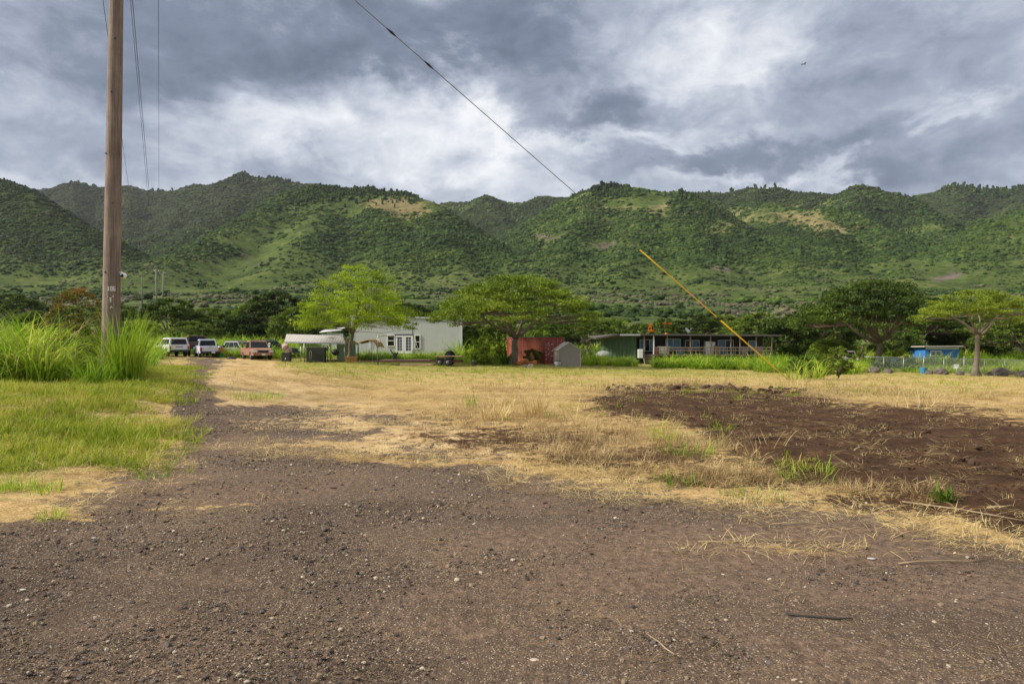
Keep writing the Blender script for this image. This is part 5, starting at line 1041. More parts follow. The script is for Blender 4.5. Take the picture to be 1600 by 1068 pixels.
def trailer():
    Y = 57.0; px0 = 692; b = on(px0, Y); t = empty('flatbed_trailer', b, 0, 'long low rusty flatbed trailer frame with tandem wheels in the mown field', 'trailer')
    X = lambda px: (px - px0) / F * Y
    f = MB(); zf = .42
    for y in (-.1, 1.5): f.box(((X(588) + X(722)) / 2, y, zf), (X(722) - X(588), .09, .16))
    for i in range(9): f.box((X(590) + (X(720) - X(590)) * i / 8, .7, zf - .01), (.08, 1.5, .10))
    f.build('frame', M_rust, t)
    q = MB(); q.box(((X(596) + X(672)) / 2, .7, zf + .105), (X(672) - X(596), 1.55, .04)); q.build('deck', M_wood, t)
    q = MB(); q.box(((X(680) + X(722)) / 2, .4, zf + .42), (X(722) - X(680), 1.5, .05)); q.box((X(684), .4, zf + .25), (.06, 1.3, .3)); q.box((X(716), .4, zf + .25), (.06, 1.3, .3)); q.build('upper_deck', paint('faded_orange', (.38, .25, .14), .8, .2, 3), t)
    for px in (687.5, 700.5):
        for y in (-.35, 1.75):
            w = MB(); w.tube([(X(px), y - .13, .33), (X(px), y - .10, .33), (X(px), y + .10, .33), (X(px), y + .13, .33)], [.28, .34, .34, .28], 18); wo = w.build('wheel', M_tyre, t)
            w = MB(); w.tube([(X(px), y - .15, .33), (X(px), y + .15, .33)], .15, 12); w.build('rim', M_rim, wo)
    q = MB(); q.prism([(X(681), .62), (X(684), .74), (X(702), .76), (X(706), .64), (X(702), .70), (X(685), .69)], -.52, -.18, 'y'); q.build('mudguard', M_rust, t)
    # crossed winch stand
    q = MB(); q.tube([(X(609), .2, .95 + .45), (X(616), .2, .85), (X(620), .2, zf)], .06, 6); q.tube([(X(621), .35, 1.18), (X(615), .35, .7), (X(613), .35, zf)], .06, 6); q.ball((X(616.5), .28, .95), (.18, .12, .2), 8, 6, .2, 3); q.build('winch_stand', M_dark, t)
    q = MB(); q.tube([(X(592), -.4, -.1), (X(592), -.4, .95)], .05, 6); q.build('jack_post', M_dark, t)
    q = MB(); q.prism([(X(560), zf - .06), (X(588), zf - .10), (X(588), zf + .04), (X(560), zf + .02)], .55, .75, 'y'); q.ball((X(560), .65, zf), (.09, .09, .09)); q.build('drawbar', M_rust, t)
trailer()
b = on(650, 56.5); o = MB(); o.box((0, 0, .12), (2.6, .25, .16), b=.02); o.box((.3, .3, .08), (2.2, .2, .12), b=.02); o = o.build('timber_plank', paint('new_timber', (.45, .33, .18), .8, .2, 3)); o.location = b; tag(o, 'pale timber planks lying in the grass before the trailer', 'planks')
b = on(703, 63); t = empty('round_hatch', b, 0, 'dark round drum lying behind the trailer wheels', 'drum'); q = MB(); q.tube([(0, -.3, .75), (0, .3, .75)], .45, 16); q.build('drum_shell', M_dark, t); q = MB(); q.box((0, 0, .2), (.9, .5, .3)); q.build('cradle', M_rust, t)
b = on(741, 57); t = empty('bucket', b, 0, 'black bucket standing alone in the field right of the trailer', 'bucket'); q = MB(); q.tube([(0, 0, 0), (0, 0, .40)], [.17, .22], 14, False); q.tube([(0, 0, .02), (0, 0, .03)], .17, 14); q.build('shell', M_dark, t); q = MB(); q.tube([(-.22, 0, .38), (-.15, -.05, .52), (.15, -.05, .52), (.22, 0, .38)], .01, 5); q.build('handle', M_steel, t)

# --- vehicles
def wheel(t, x, y, r=.38, w=.25):
    s = 1 if x > 0 else -1; q = MB(); q.tube([(x - s * w, y, r), (x - s * (w - .03), y, r), (x - s * .03, y, r), (x, y, r)], [r * .85, r, r, r * .85], 20); wo = q.build('wheel', M_tyre, t)
    q = MB(); q.tube([(x - s * .04, y, r), (x + s * .012, y, r)], [r * .6, r * .5], 14); q.build('rim', M_rim, wo)
def vehicle(name, px, Y, az, pt, kind, label, cat, lift=0.0, L=5.0, Wd=1.88, dirt=None, plate=True, rear=True, trim=M_dark, hood=None):
    b = on(px, Y, 0); t = empty(name, b, -R(az), label, cat)
    w = Wd / 2; r = .36 + lift * .4; z0 = .42 + lift; zb = 1.02 + lift; zr = 1.78 + lift; hy = L / 2
    def arch(yc): return [(yc - r * 1.22, z0), (yc - r * 1.0, z0 + r * .75), (yc - r * .4, z0 + r * 1.05), (yc + r * .4, z0 + r * 1.05), (yc + r * 1.0, z0 + r * .75), (yc + r * 1.22, z0)]
    ya, yf = -hy + 1.05, hy - .95
    if kind == 'suv': topl = [(hy - .02, z0 + .30), (hy - .10, zb - .06), (hy - 1.35, zb + .08), (-hy + .02, zb + .06), (-hy, z0 + .25)]
    else: topl = [(hy - .02, z0 + .30), (hy - .12, zb - .08), (hy - 1.40, zb + .06), (-hy + 1.9, zb + .06), (-hy + 1.9, zb - .35), (-hy + .06, zb - .35), (-hy + .04, z0 + .1)]
    prof = [(-hy + .03, z0)] + arch(ya) + arch(yf) + [(hy - .04, z0)] + topl
    def ins(k): 
        return [(y * (1 - .012 * k), z + (z0 + .3 - z) * .03 * k) for y, z in prof]
    q = MB(); q.loft([[(x, y, z) for y, z in ins(k)] for x, k in ((-w, 2), (-w + .05, 0), (w - .05, 0), (w, 2))]); 
    if kind != 'suv':
        for s in (-1, 1): q.box((s * (w - .07), -hy + .98, zb - .16), (.12, 1.84, .46), b=.02)
        q.box((0, -hy + 1.86, zb - .16), (Wd - .28, .06, .46))
    q.build('body', pt, t)
    # cabin
    if kind == 'suv': y0, y1, y2, y3 = -hy + .08, -hy + .32, hy - 2.15, hy - 1.42
    else: y0, y1, y2, y3 = -hy + 1.92, -hy + 2.05, hy - 2.05, hy - 1.38
    zc = zb + .05; wt = w - .20
    def ring(z, f): 
        yy0, yy3 = y0 + (y1 - y0) * f, y3 + (y2 - y3) * f; ww = (w - .05) + (wt - w + .05) * f; return [(-ww, yy0, z), (ww, yy0, z), (ww, yy3, z), (-ww, yy3, z)]
    q = MB(); q.loft([ring(zc, 0), ring(zr - .05, .97), [(x * .93, (y - (y1 + y2) / 2) * .95 + (y1 + y2) / 2, zr) for x, y, _ in ring(zr, 1)]]); q.build('cabin', hood or pt, t)
    def face(nm, ia, ib, m0, m1, za, zz, off):
        def pt_(f, u):
            rg = ring(zc + (zr - .05 - zc) * f, f * .97); a, b_ = Vector(rg[ia]), Vector(rg[ib]); return a.lerp(b_, u)
        p = [pt_(za, m0), pt_(za, m1), pt_(zz, m1), pt_(zz, m0)]; n = (p[1] - p[0]).cross(p[3] - p[0]).normalized(); cen = Vector((0, (y1 + y2) / 2, zc)); 
        if n.dot(p[0] - cen) < 0: n = -n
        q = MB(); q.loft([[v + n * .004 for v in p], [v + n * .016 for v in p]]); q.build(nm, M_glass, t)
    face('windshield', 2, 3, .06, .94, .08, .9, 1); face('rear_window', 0, 1, .08, .92, .10, .88, 1)
    nseg = 3 if kind == 'suv' else 2
    for (ia, ib) in ((1, 2), (3, 0)):
        for k in range(nseg): face('side_window', ia, ib, .05 + .9 * k / nseg + .015, .05 + .9 * (k + 1) / nseg - .015, .12, .86, 1)
    for s in (-1, 1):
        for y in (ya, yf): wheel(t, s * (w - .01), y, r)
        q = MB(); q.box((s * (w - .13), -hy - .0, zb - .20), (.17, .05, .34), b=.01); q.build('taillight', M_red, t)
        q = MB(); q.box((s * (w - .22), hy - .06, zb - .24), (.36, .08, .17), b=.02); q.build('headlight', M_lens, t)
        q = MB(); q.box((s * (w + .12), y3 - .25, zc + .10), (.20, .10, .17), b=.02); q.build('mirror', trim, t)
    if kind != 'suv':
        q = MB(); q.box((0, -hy + .05, zb - .17), (Wd - .46, .08, .50), b=.02); tg_ = q.build('tailgate', pt, t); q = MB(); q.box((0, -hy - .0, zb - .03), (.22, .03, .05)); q.build('handle', trim, tg_)
    else:
        q = MB(); q.box((0, -hy - .005, zb - .10), (.65, .03, .06)); q.build('handle', trim, t)
        for s in (-1, 1): q = MB(); q.tube([(s * .62, y1 + .2, zr + .05), (s * .62, y2 - .2, zr + .05)], .025, 6); q.build('roof_rail', trim, t)
    q = MB(); q.box((0, -hy - .08, z0 + .10), (Wd - .12, .18, .20), b=.03); rb = q.build('rear_bumper', trim, t)
    q = MB(); q.box((0, hy + .04, z0 + .12), (Wd - .10, .18, .24), b=.03); fb_ = q.build('front_bumper', pt if dirt else trim, t)
    q = MB(); q.box((0, hy - .03, zb - .25), (.85, .06, .24), b=.02); q.build('grille', M_dark, t)
    if plate: q = MB(); q.box((0.25 if kind != 'suv' else 0, -hy - .185, z0 + .10) if kind != 'suv' else (0, -hy - .012, zb - .28), (.32, .015, .16)); q.build('license_plate', M_plate, t); q = MB(); q.box((0, hy + .14, z0 + .10), (.32, .015, .15)); q.build('license_plate', M_plate, t)
    return t
P_silv = paint('paint_silver_white', (.62, .63, .64), .35, .06, 2, c2=(.35, .31, .26), thr=.66); P_wht = paint('paint_cool_white', (.62, .65, .72), .35, .05, 2)
P_brn = paint('paint_brown', (.075, .05, .04), .5, .3, 2, c2=(.16, .11, .07)); P_red = paint('paint_faded_red', (.26, .105, .065), .55, .25, 2.5, c2=(.40, .27, .19), thr=.50); P_blu = paint('paint_navy', (.02, .03, .07), .4, .2, 2); P_gry = paint('paint_grey', (.25, .25, .26), .5, .2, 2)
vehicle('sport_utility_vehicle', 269, 68, -41, P_silv, 'suv', 'silver white sport utility vehicle seen from behind, leftmost of the parked cars', 'car', lift=.06)
vehicle('pickup_truck', 307, 72, -30, P_brn, 'pickup', 'dark brown truck parked between the two white vehicles', 'pickup truck', lift=.36, L=5.6, Wd=2.0)
vehicle('pickup_truck', 323, 67.5, -31, P_wht, 'pickup', 'white pickup truck with its tailgate towards the dirt track', 'pickup truck', L=5.2, Wd=1.86)
vehicle('pickup_truck', 401, 64, 147, P_red, 'pickup', 'faded rusty red pickup truck facing the camera beside the track', 'pickup truck', L=5.2, Wd=1.86, dirt=True)
vehicle('sedan', 379, 70, 120, P_gry, 'suv', 'grey car mostly hidden behind the rusty red pickup', 'car', lift=-.12, L=4.4, Wd=1.7)
vehicle('sport_utility_vehicle', 427, 70, 70, P_blu, 'suv', 'dark navy vehicle half sunk in weeds left of the carport', 'car', L=4.9, lift=0)
# white figure by the navy vehicle
b = on(421, 67.2); t = empty('garden_statue', b, 0, 'small pale garden statue in front of the dark navy vehicle', 'statue')
q = MB(); q.tube([(0, 0, 0), (0, 0, .5), (0, 0, .9), (0, 0, 1.15), (0, 0, 1.3)], [.30, .26, .20, .13, .07], 10); q.build('robe', M_white, t); q = MB(); q.ball((0, 0, 1.42), (.11, .12, .15)); q.build('head', M_white, t)
b = on(446, 61); t = empty('garbage_bags', b, 0, 'heap of pink and white bags at the left post of the carport', 'bags'); q = MB(); q.ball((0, 0, 1.35), (.32, .3, .3), 10, 7, .3, 4); q.ball((.25, .1, 1.0), (.3, .3, .3), 10, 7, .3, 6); q.build('bag', paint('bag_pink', (.5, .33, .30), .6, .3, 4), t); q = MB(); q.box((.1, 0, .4), (.7, .6, .8)); q.build('stand', M_dark, t)
b = on(347.5, 66); t = empty('child_shaped_sign', b, 0, 'orange and green child shaped warning figure right of the white pickup', 'road sign')
q = MB(); q.box((-.10, 0, .25), (.14, .12, .5), b=.02); q.box((.10, 0, .25), (.14, .12, .5), b=.02); q.build('legs', paint('sign_green', (.06, .42, .16), .5, .1, 2), t)
q = MB(); q.box((0, 0, .66), (.46, .12, .34), b=.03); q.box((0, -.07, .68), (.62, .08, .14), b=.02); q.build('torso', paint('sign_orange', (.62, .20, .04), .5, .1, 2), t)
q = MB(); q.ball((0, 0, 1.00), (.22, .10, .20)); hd = q.build('head', paint('sign_face', (.55, .28, .14), .5, .1, 2), t); q = MB(); q.ball((0, .01, 1.10), (.26, .12, .16)); q.build('cap', M_dark, hd)
b = on(362, 63.5); o = MB(); o.ball((0, 0, .1), (.5, .3, .12), 10, 6, .2, 2); o.box((-.1, 0, .3), (.12, .12, .4)); o = o.build('scrap_part', M_dark); o.location = b; tag(o, 'small black engine part in the weeds left of the red pickup', 'scrap')
b = gp(446, 572); t = empty('marker_stake', b, 0, 'short stake with a white cap in the straw before the carport', 'stake'); q = MB(); q.tube([(0, 0, 0), (0, 0, .55)], .012, 6); q.build('rod', M_dark, t); q = MB(); q.ball((0, 0, .58), (.05, .05, .04)); q.build('cap', M_white, t)

# --- red shipping container and grey shed
def container():
    Y = 67.0; b = on(862, Y); Z = lambda py: EYE - (py - HOR) / F * Y - b.z; rz = R(38)
    t = empty('shipping_container', on(852, 66), rz, 'faded red shipping container with white lettered doors behind the umbrella tree', 'shipping container')
    h = 2.6; L, w = 6.06, 2.44      # corner nearest at origin; doors along +x, side along -y -> rotated
    M_c = wave_wall('c', (.29, .065, .038), 'container_red', .28, 1, .7, .05, var=.12, c2=(.24, .06, .045)); M_cd = paint('container_door_red', (.30, .04, .035), .6, .15, 2); M_rf = paint('container_roof', (.16, .14, .10), .8, .3, 1)
    q = MB(); q.box((w / 2, L / 2, h / 2), (w - .10, L - .10, h - .12)); q.build('body', M_c, t)
    q = MB()
    for x in (0.05, w - .05):
        for y in (0.05, L - .05): q.box((x, y, h / 2), (.14, .14, h))
    for z in (.07, h - .05):
        for x in (.05, w - .05): q.box((x, L / 2, z), (.12, L - .15, .12))
        for y in (.05, L - .05): q.box((w / 2, y, z), (w - .15, .12, .12))
    q.build('frame', M_cd, t)
    q = MB(); q.box((w / 2, L / 2, h + .03), (w + .1, L + .1, .05)); q.build('roof', M_rf, t)
    for k in (0, 1):
        q = MB(); q.box((.13 + .56 + k * 1.12, -.0, h / 2), (1.08, .06, h - .26)); d_ = q.build('door', M_cd, t)
        for x in (.3, .8): q = MB(); q.tube([(.13 + x + k * 1.12, -.06, .15), (.13 + x + k * 1.12, -.06, h - .15)], .025, 6); q.build('lock_rod', paint('lock_rod', (.45, .30, .28), .6, .2, 3), d_)
        q = MB()
        for (dx, z, sx, sz) in ((.15, 2.05, .22, .08), (.18, 1.85, .28, .05), (.15, 1.5, .10, .12), (.6, 1.95, .20, .06), (.62, 1.3, .18, .05), (.15, 1.0, .12, .14), (.55, .8, .22, .05)):
            if k == 0 or dx > .5: q.box((.13 + dx + .1 + k * 1.12, -.036, z), (sx, .01, sz))
        q.build('door_marking', M_white, d_)
    q = MB(); 
    for z in (1.9, 1.6, 1.2, .9, .5): q.box((.06, -.036, z), (.07, .014, .14)); 
    q.build('corner_marking', M_white, t)
container()
def shed():
    Y = 61.5; b = on(872, Y); t = empty('garden_shed', b, R(8), 'small grey garden shed with a gable roof right of the red container', 'shed'); w, d_, h, hp = 2.05, 2.1, 1.48, 2.15
    M_s = wave_wall('s', (.30, .27, .245), 'shed_siding', .20, 0, .6, .012, var=.05)
    q = MB(); q.prism([(0, -.05), (w, -.05), (w, h), (w / 2, hp), (0, h)], 0, d_, 'y'); q.build('wall', M_s, t)
    M_r = paint('shed_roof', (.46, .43, .40), .5, .1, 2)
    q = MB(); q.prism([(-.10, h - .06), (w / 2, hp + .015), (w + .10, h - .06), (w + .10, h + .0), (w / 2, hp + .075), (-.10, h + .0)], -.07, d_ + .07, 'y'); q.build('roof', M_r, t)
    q = MB()
    for x in (0, w): q.box((x, -.012, h / 2 - .05), (.07, .05, h - .05))
    q.build('corner_trim', M_r, t)
    q = MB(); q.box((-.022, d_ * .5, .70), (.03, 1.2, 1.3)); q.build('door', M_r, t)
shed()
b = on(871.5, 60.8); t = empty('plastic_tub', b, 0, 'pale grey tub at the left corner of the grey shed', 'tub'); q = MB(); q.tube([(0, 0, 0), (0, 0, .5)], [.24, .3], 12); q.build('shell', paint('tub_grey', (.35, .36, .37), .6, .1, 3), t); q = MB(); q.tube([(0, 0, .5), (0, 0, .54)], .32, 12); q.build('rim', M_dark, t)
b = on(822, 61.0); o = MB()
for i in range(5): o.ball((-.7 + .36 * i, .1 * (i % 2), .22 + .08 * (i % 3)), (.26, .22, .20), 9, 6, .35, i)
o = o.build('rusty_drum_pile', paint('orange_clay', (.50, .18, .05), .8, .25, 3)); o.location = b; tag(o, 'pile of orange clay pots at the right foot of the umbrella tree', 'pots')
for i, (px, Y, s, lb) in enumerate(((829, 57.5, .42, 'pale boulder in the straw right of the umbrella tree trunk'), (820, 57, .32, 'smaller dark rock touching the pale boulder by the umbrella tree'), (1365, 60, .75, 'brown boulder nearest the vine covered post on the fence line'), (1388, 60.5, .55, 'flat brown rock left of the white stool'), (1470, 60, .8, 'dark boulder right of the white stool'), (1545, 58.5, .5, 'small brown rock at the right foot of the bare trunked tree'),
                             (1562, 59, 1.0, 'large weathered boulder right of the bare trunked tree'), (1598, 57.5, .8, 'dark boulder at the right edge of the picture'), (1500, 59.5, .5, 'low rock left of the bare trunked tree'), (1452, 60.5, .5, 'rock just beneath the blue bin'), (1578, 62, .6, 'low rock behind the large weathered boulder'))):
    o = MB(); o.ball((0, 0, s * .25), (s * .75, s * .6, s * .5), 12, 8, .32, i + 5); o = o.build('boulder', paint('boulder_%d' % i if False else 'boulder_stone', (.15, .125, .11) if i else (.35, .32, .28), .9, .45, 3, bmp=.05)); o.location = on(px, Y); tag(o, lb, 'boulder', 'boulders in the field')

# --- green house with a long porch
def house():
    Y = 75.0; b = on(1000, Y); g = b.z; X = lambda px: (px - 1000) / F * Y; Z = lambda py: EYE - (py - HOR) / F * Y - g
    t = empty('green_house', b, 0, 'long low dark green house with a flat roof and a cluttered porch', 'house')
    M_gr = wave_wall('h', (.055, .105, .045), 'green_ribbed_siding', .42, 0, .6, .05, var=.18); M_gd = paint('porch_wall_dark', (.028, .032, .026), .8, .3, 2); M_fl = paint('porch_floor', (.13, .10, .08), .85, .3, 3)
    zt = Z(523.5)
    q = MB(); q.add([(X(943), 0, -.4), (X(992), -.9, -.4), (X(992), -.9, zt - .12), (X(943), 0, zt - .14), (X(950), 6, -.4), (X(992), 6, -.4), (X(992), 6, zt - .12), (X(950), 6, zt - .14)], [(0, 1, 2, 3), (1, 5, 6, 2), (5, 4, 7, 6), (4, 0, 3, 7)]); q.build('wall', M_gr, t)
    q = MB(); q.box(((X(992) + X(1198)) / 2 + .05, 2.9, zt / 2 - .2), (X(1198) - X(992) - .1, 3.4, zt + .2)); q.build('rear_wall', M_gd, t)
    q = MB(); q.add([(X(929), -1.3, zt - .42), (X(962), -1.5, zt - .02), (X(1212), -1.6, zt - .12), (X(1212), 6.6, zt - .02), (X(929), 6.4, zt - .2)] + [(x, y, z + .16) for x, y, z in [(X(929), -1.3, zt - .42), (X(962), -1.5, zt - .02), (X(1212), -1.6, zt - .12), (X(1212), 6.6, zt - .02), (X(929), 6.4, zt - .2)]],
        [(4, 3, 2, 1, 0), (5, 6, 7, 8, 9), (0, 1, 6, 5), (1, 2, 7, 6), (2, 3, 8, 7), (3, 4, 9, 8), (4, 0, 5, 9)]); q.build('roof', paint('roof_dark', (.085, .075, .065), .8, .25, 1), t)
    q = MB(); q.box(((X(965) + X(996)) / 2, -1.63, zt + .03), (X(996) - X(965), .04, .17)); q.build('fascia', paint('fascia_pale', (.42, .42, .40), .6, .1, 1), t)
    zf = Z(553); q = MB(); q.box(((X(1000) + X(1200)) / 2, -.1, zf - .08), (X(1200) - X(1000), 2.5, .14)); q.build('porch_floor', M_fl, t)
    for i, px in enumerate((1003, 1017.5, 1038.5, 1074, 1105, 1136, 1150, 1175, 1199)):
        q = MB(); q.box((X(px), -1.28, (zt - .1) / 2), (.10, .10, zt - .02)); q.build('porch_post', M_wood if i != 1 else M_wtrim, t)
    q = MB()
    for z in (Z(542.5), Z(547)): q.box(((X(1018) + X(1199)) / 2, -1.36, z), (X(1199) - X(1018), .04, .08))
    for i in range(30): x = X(1022) + (X(1197) - X(1022)) * i / 29; q.box((x, -1.345, (Z(542.5) + zf) / 2), (.035, .03, Z(542.5) - zf))
    q.build('railing', M_wood, t)
    M_cb = paint('blue_curtain', (.16, .30, .50), .6, .2, 3)
    for (a, c, d_, e_, ncol, cur) in ((1003, 1026, 530, 549, 3, (0, 2)), (1044, 1067, 529, 545, 2, (0, 1)), (1075, 1097, 531, 545, 2, (1,)), (1127, 1151, 531, 553, 2, (0,)), (1175, 1188, 532, 546, 1, (0,))):
        x0, x1, z1, z0 = X(a), X(c), Z(d_), Z(e_); f = MB(); y = 1.16
        for (cx, cz, sx, sz) in (((x0 + x1) / 2, z1 - .03, x1 - x0, .06), ((x0 + x1) / 2, z0 + .03, x1 - x0, .06)): f.box((cx, y, cz), (sx, .08, sz))
        for k in range(ncol + 1): f.box((x0 + (x1 - x0) * k / ncol, y - .003, (z0 + z1) / 2), (.06, .08, z1 - z0 - .12))
        fo = f.build('window', M_wtrim, t)
        for k in range(ncol): p = MB(); p.box((x0 + (x1 - x0) * (k + .5) / ncol, y + .012, (z0 + z1) / 2), ((x1 - x0) / ncol - .05, .03, z1 - z0 - .1)); p.build('curtain' if k in cur else 'pane', M_cb if k in cur else M_glass, fo)
    q = MB()
    for k in range(4): q.box((X(1008), -1.5 - .28 * k, zf - .20 - .20 * k), (.95, .28, .05))
    for s in (-.5, .5): q.prism([(-1.36, zf - .1), (-2.5, zf - .98), (-2.5, zf - 1.1), (-1.36, zf - .3)], X(1008) + s - .02, X(1008) + s + .02, 'x')
    q.build('steps', M_wood, t)
    def item(nm, px, z0, z1, wd, mat, lb, cat, y=-.2, parts=None):
        o = empty(nm, b + Vector((X(px), y, z0)), 0, lb, cat); h = z1 - z0
        q = MB(); q.box((0, 0, h / 2), (wd, .6, h), b=.02); q.build('body', mat, o)
        for k in (0, 1): p = MB(); p.box((0, -.31, h * (.3 if k else .74)), (wd * .92, .03, h * (.52 if k == 1 else .36) - .02)); p.build('door', mat, o)
        p = MB(); p.box((wd * .36, -.34, h * .62), (.03, .03, .18)); p.build('handle', M_steel, o)
    item('refrigerator', 1105.5, zf, Z(533), .72, M_white, 'white refrigerator on the porch, left one of the pair', 'refrigerator'); item('refrigerator', 1111.8, zf, Z(534), .50, M_white, 'narrow white refrigerator on the porch, right one of the pair', 'refrigerator')
    o = empty('plastic_chest', b + Vector((X(996.5), -1.5, Z(559))), 0, 'small white plastic chest of drawers left of the porch steps', 'chest of drawers')
    q = MB(); q.box((0, 0, .5), (.5, .45, .95), b=.02); q.build('body', M_white, o)
    for k in range(3): q = MB(); q.box((0, -.235, .2 + .3 * k), (.42, .02, .24)); q.build('drawer', M_plate, o)
    o = empty('porch_table', b + Vector((X(1034), -.9, zf)), 0, 'grey folding table with stacked boards behind the porch railing', 'table')
    q = MB(); q.box((0, 0, .82), (1.3, .6, .05)); q.build('tabletop', M_plate, o); q = MB(); q.box((0, -.27, .42), (1.1, .03, .7)); q.build('board', paint('board_grey', (.42, .42, .38), .7, .1, 2), o)
    for s in (-.6, .6): q = MB(); q.box((s, 0, .4), (.04, .04, .8)); q.build('leg', M_steel, o)
    for (px, hh, cc, lb) in ((1024, .8, (.4, .09, .05), 'red crate on the porch right of the steps'), (1060, .7, (.10, .13, .2), 'blue grey bin behind the porch railing'), (1118, .9, (.2, .13, .08), 'brown cabinet on the porch right of the refrigerators'), (1160, .8, (.25, .22, .2), 'grey box on the porch near its right end'), (1183, .8, (.3, .22, .18), 'tan box at the right end of the porch')):
        o = empty('storage_box', b + Vector((X(px), -.6, zf)), 0, lb, 'box', 'boxes on the porch'); mm = paint('box_paint', cc, .7, .2, 3)
        q = MB(); q.box((0, 0, hh / 2), (.7, .45, hh), b=.03); q.build('body', mm, o); q = MB(); q.box((0, 0, hh + .025), (.76, .5, .045)); q.build('lid', mm, o)
    # dish on the roof
    o = empty('satellite_dish', b + Vector((X(1076), .4, zt + .03)), 0, 'small satellite dish on the roof of the green house', 'satellite dish')
    q = MB(); q.tube([(0, 0, 0), (0, 0, .38), (-.10, -.05, .45)], .025, 6); q.build('mast', M_steel, o)
    q = MB(); c = Vector((-.14, -.12, .50)); nrm = Vector((.55, -.6, .55)).normalized(); q.tube([c - nrm * .0, c + nrm * .03, c + nrm * .08], [.06, .22, .32], 16, False); q.build('reflector', M_steel, o)
    q = MB(); q.tube([(-.14, -.12, .36), (.22, -.5, .62)], .012, 5); q.ball((.24, -.5, .66), (.05, .05, .06)); q.build('feed_arm', M_steel, o)
    o = MB(); o.ball((0, 0, .09), (.16, .16, .10)); o = o.build('roof_vent_cap', paint('vent_orange', (.6, .2, .05), .5, .1, 2)); o.location = b + Vector((X(1038), -.9, zt + .06)); tag(o, 'small orange cap on the porch roof edge', 'roof cap')
house()
o = MB(); o.ball((0, 0, .5), (.85, 1.2, .55), 14, 9); o = o.build('covered_mound', paint('grey_cover', (.22, .24, .22), .6, .15, 2)); o.location = on(943, 71.5, .35); tag(o, 'grey covered dome in the grass by the green house corner', 'cover')

# --- right side: post, fence, blue house and yard things
t = empty('vine_post', on(1347, 64), 0, 'dark vine covered post at the left end of the chain link fence', 'post')
q = MB(); q.tube([(0, 0, -.2), (.03, 0, 1.2), (0, 0, 2.35)], [.17, .15, .13], 9); q.build('post', M_bark, t)
rr_ = np.random.default_rng(8); C_ = np.stack([rr_.normal(0, .12, 40), rr_.normal(0, .12, 40), rr_.uniform(.2, 2.4, 40)], 1); V, Q, A = leaves(C_, np.full(40, .2), np.full(40, .2), 40, .07, rr_, .3); mk('vines', V, [Q], M_leafD, t, dict(var=A))
def fence():
    Ya, Yb = 65.0, 63.0; xa, xb = (1350 - 800) / F * Ya, (1700 - 800) / F * Yb; t = empty('chain_link_fence', (xa, Ya, Hs(xa, Ya)), 0, 'grey chain link fence with a top rail at the right of the field', 'fence'); h = 1.38
    N = 11; P = []
    for i in range(N + 1):
        x = xa + (xb - xa) * i / N; y = Ya + (Yb - Ya) * i / N; P.append(Vector((x - xa, y - Ya, Hs(x, y) - Hs(xa, Ya))))
    for i, p in enumerate(P): q = MB(); q.tube([p - Vector((0, 0, .2)), p + Vector((0, 0, h + (.22 if i in (3, 5) else .04)))], .035 if i in (0, 3, 5, 8) else .028, 8); q.build('post', M_steel, t)
    q = MB(); q.tube([p + Vector((0, 0, h)) for p in P], .024, 6); q.build('top_rail', M_steel, t)
    q = MB(); r = .0045; L = (P[-1] - P[0]); n = 520
    for s in (1, -1):
        for i in range(0, n, 2):
            a = i / n; b_ = a + s * h / L.length * .9
            if 0 <= b_ <= 1: 
                pa = P[0].lerp(P[-1], a); pb = P[0].lerp(P[-1], b_) + Vector((0, 0, h)); q.tube([pa + Vector((0, s * .006, 0)), pb + Vector((0, s * .006, 0))], r, 3, False)
    q.build('chain_mesh', M_steel, t)
fence()
def bluehouse():
    Y = 99.0; b = on(1482, Y); g = b.z; X = lambda px: (px - 1482) / F * Y; Z = lambda py: EYE - (py - HOR) / F * Y - g; t = empty('blue_house', b, 0, 'small bright blue house with a flat white edged roof at right', 'house')
    M_b = wave_wall('b', (.04, .20, .58), 'blue_boards', .35, 0, .6, .02, var=.10); zt = Z(543)
    q = MB(); q.add([(X(1446), 0, -.3), (X(1498), -.1, -.3), (X(1498), -.1, zt), (X(1446), 0, zt), (X(1452), 6, -.3), (X(1520), 5.5, -.3), (X(1520), 5.5, zt - .1), (X(1452), 6, zt - .1)], [(0, 1, 2, 3), (1, 5, 6, 2), (5, 4, 7, 6), (4, 0, 3, 7)]); q.build('wall', M_b, t)
    R0 = [(X(1439), -.8, zt + .12), (X(1499), -.9, zt + .16), (X(1530), 3.0, zt - .05), (X(1538), 6.3, zt - .1), (X(1444), 6.5, zt)]
    q = MB(); q.add(R0 + [(x, y, z + .14) for x, y, z in R0], [(4, 3, 2, 1, 0), (5, 6, 7, 8, 9), (0, 1, 6, 5), (1, 2, 7, 6), (2, 3, 8, 7), (3, 4, 9, 8), (4, 0, 5, 9)]); q.build('roof', paint('roof_cream', (.55, .50, .42), .6, .1, 1), t)
    q = MB(); q.box(((X(1446) + X(1498)) / 2, -.10, zt - .1), (X(1498) - X(1446), .06, .2)); q.build('fascia', M_wtrim, t)
    x0, x1, z1, z0 = X(1453), X(1470), Z(547.5), Z(556.5); f = MB()
    for (cx, cz, sx, sz) in (((x0 + x1) / 2, z1 - .05, x1 - x0, .1), ((x0 + x1) / 2, z0 + .05, x1 - x0, .1), (x0 + .05, (z0 + z1) / 2, .1, z1 - z0 - .21), (x1 - .05, (z0 + z1) / 2, .1, z1 - z0 - .21), ((x0 + x1) / 2, (z0 + z1) / 2, .1, z1 - z0 - .21)): f.box((cx, -.10, cz), (sx, .08, sz))
    fo = f.build('window', M_wtrim, t); p = MB(); p.box(((x0 + x1) / 2, -.065, (z0 + z1) / 2), (x1 - x0 - .06, .04, z1 - z0 - .06)); p.build('pane', paint('pane_grey', (.20, .22, .22), .2, .3, 3), fo)
bluehouse()
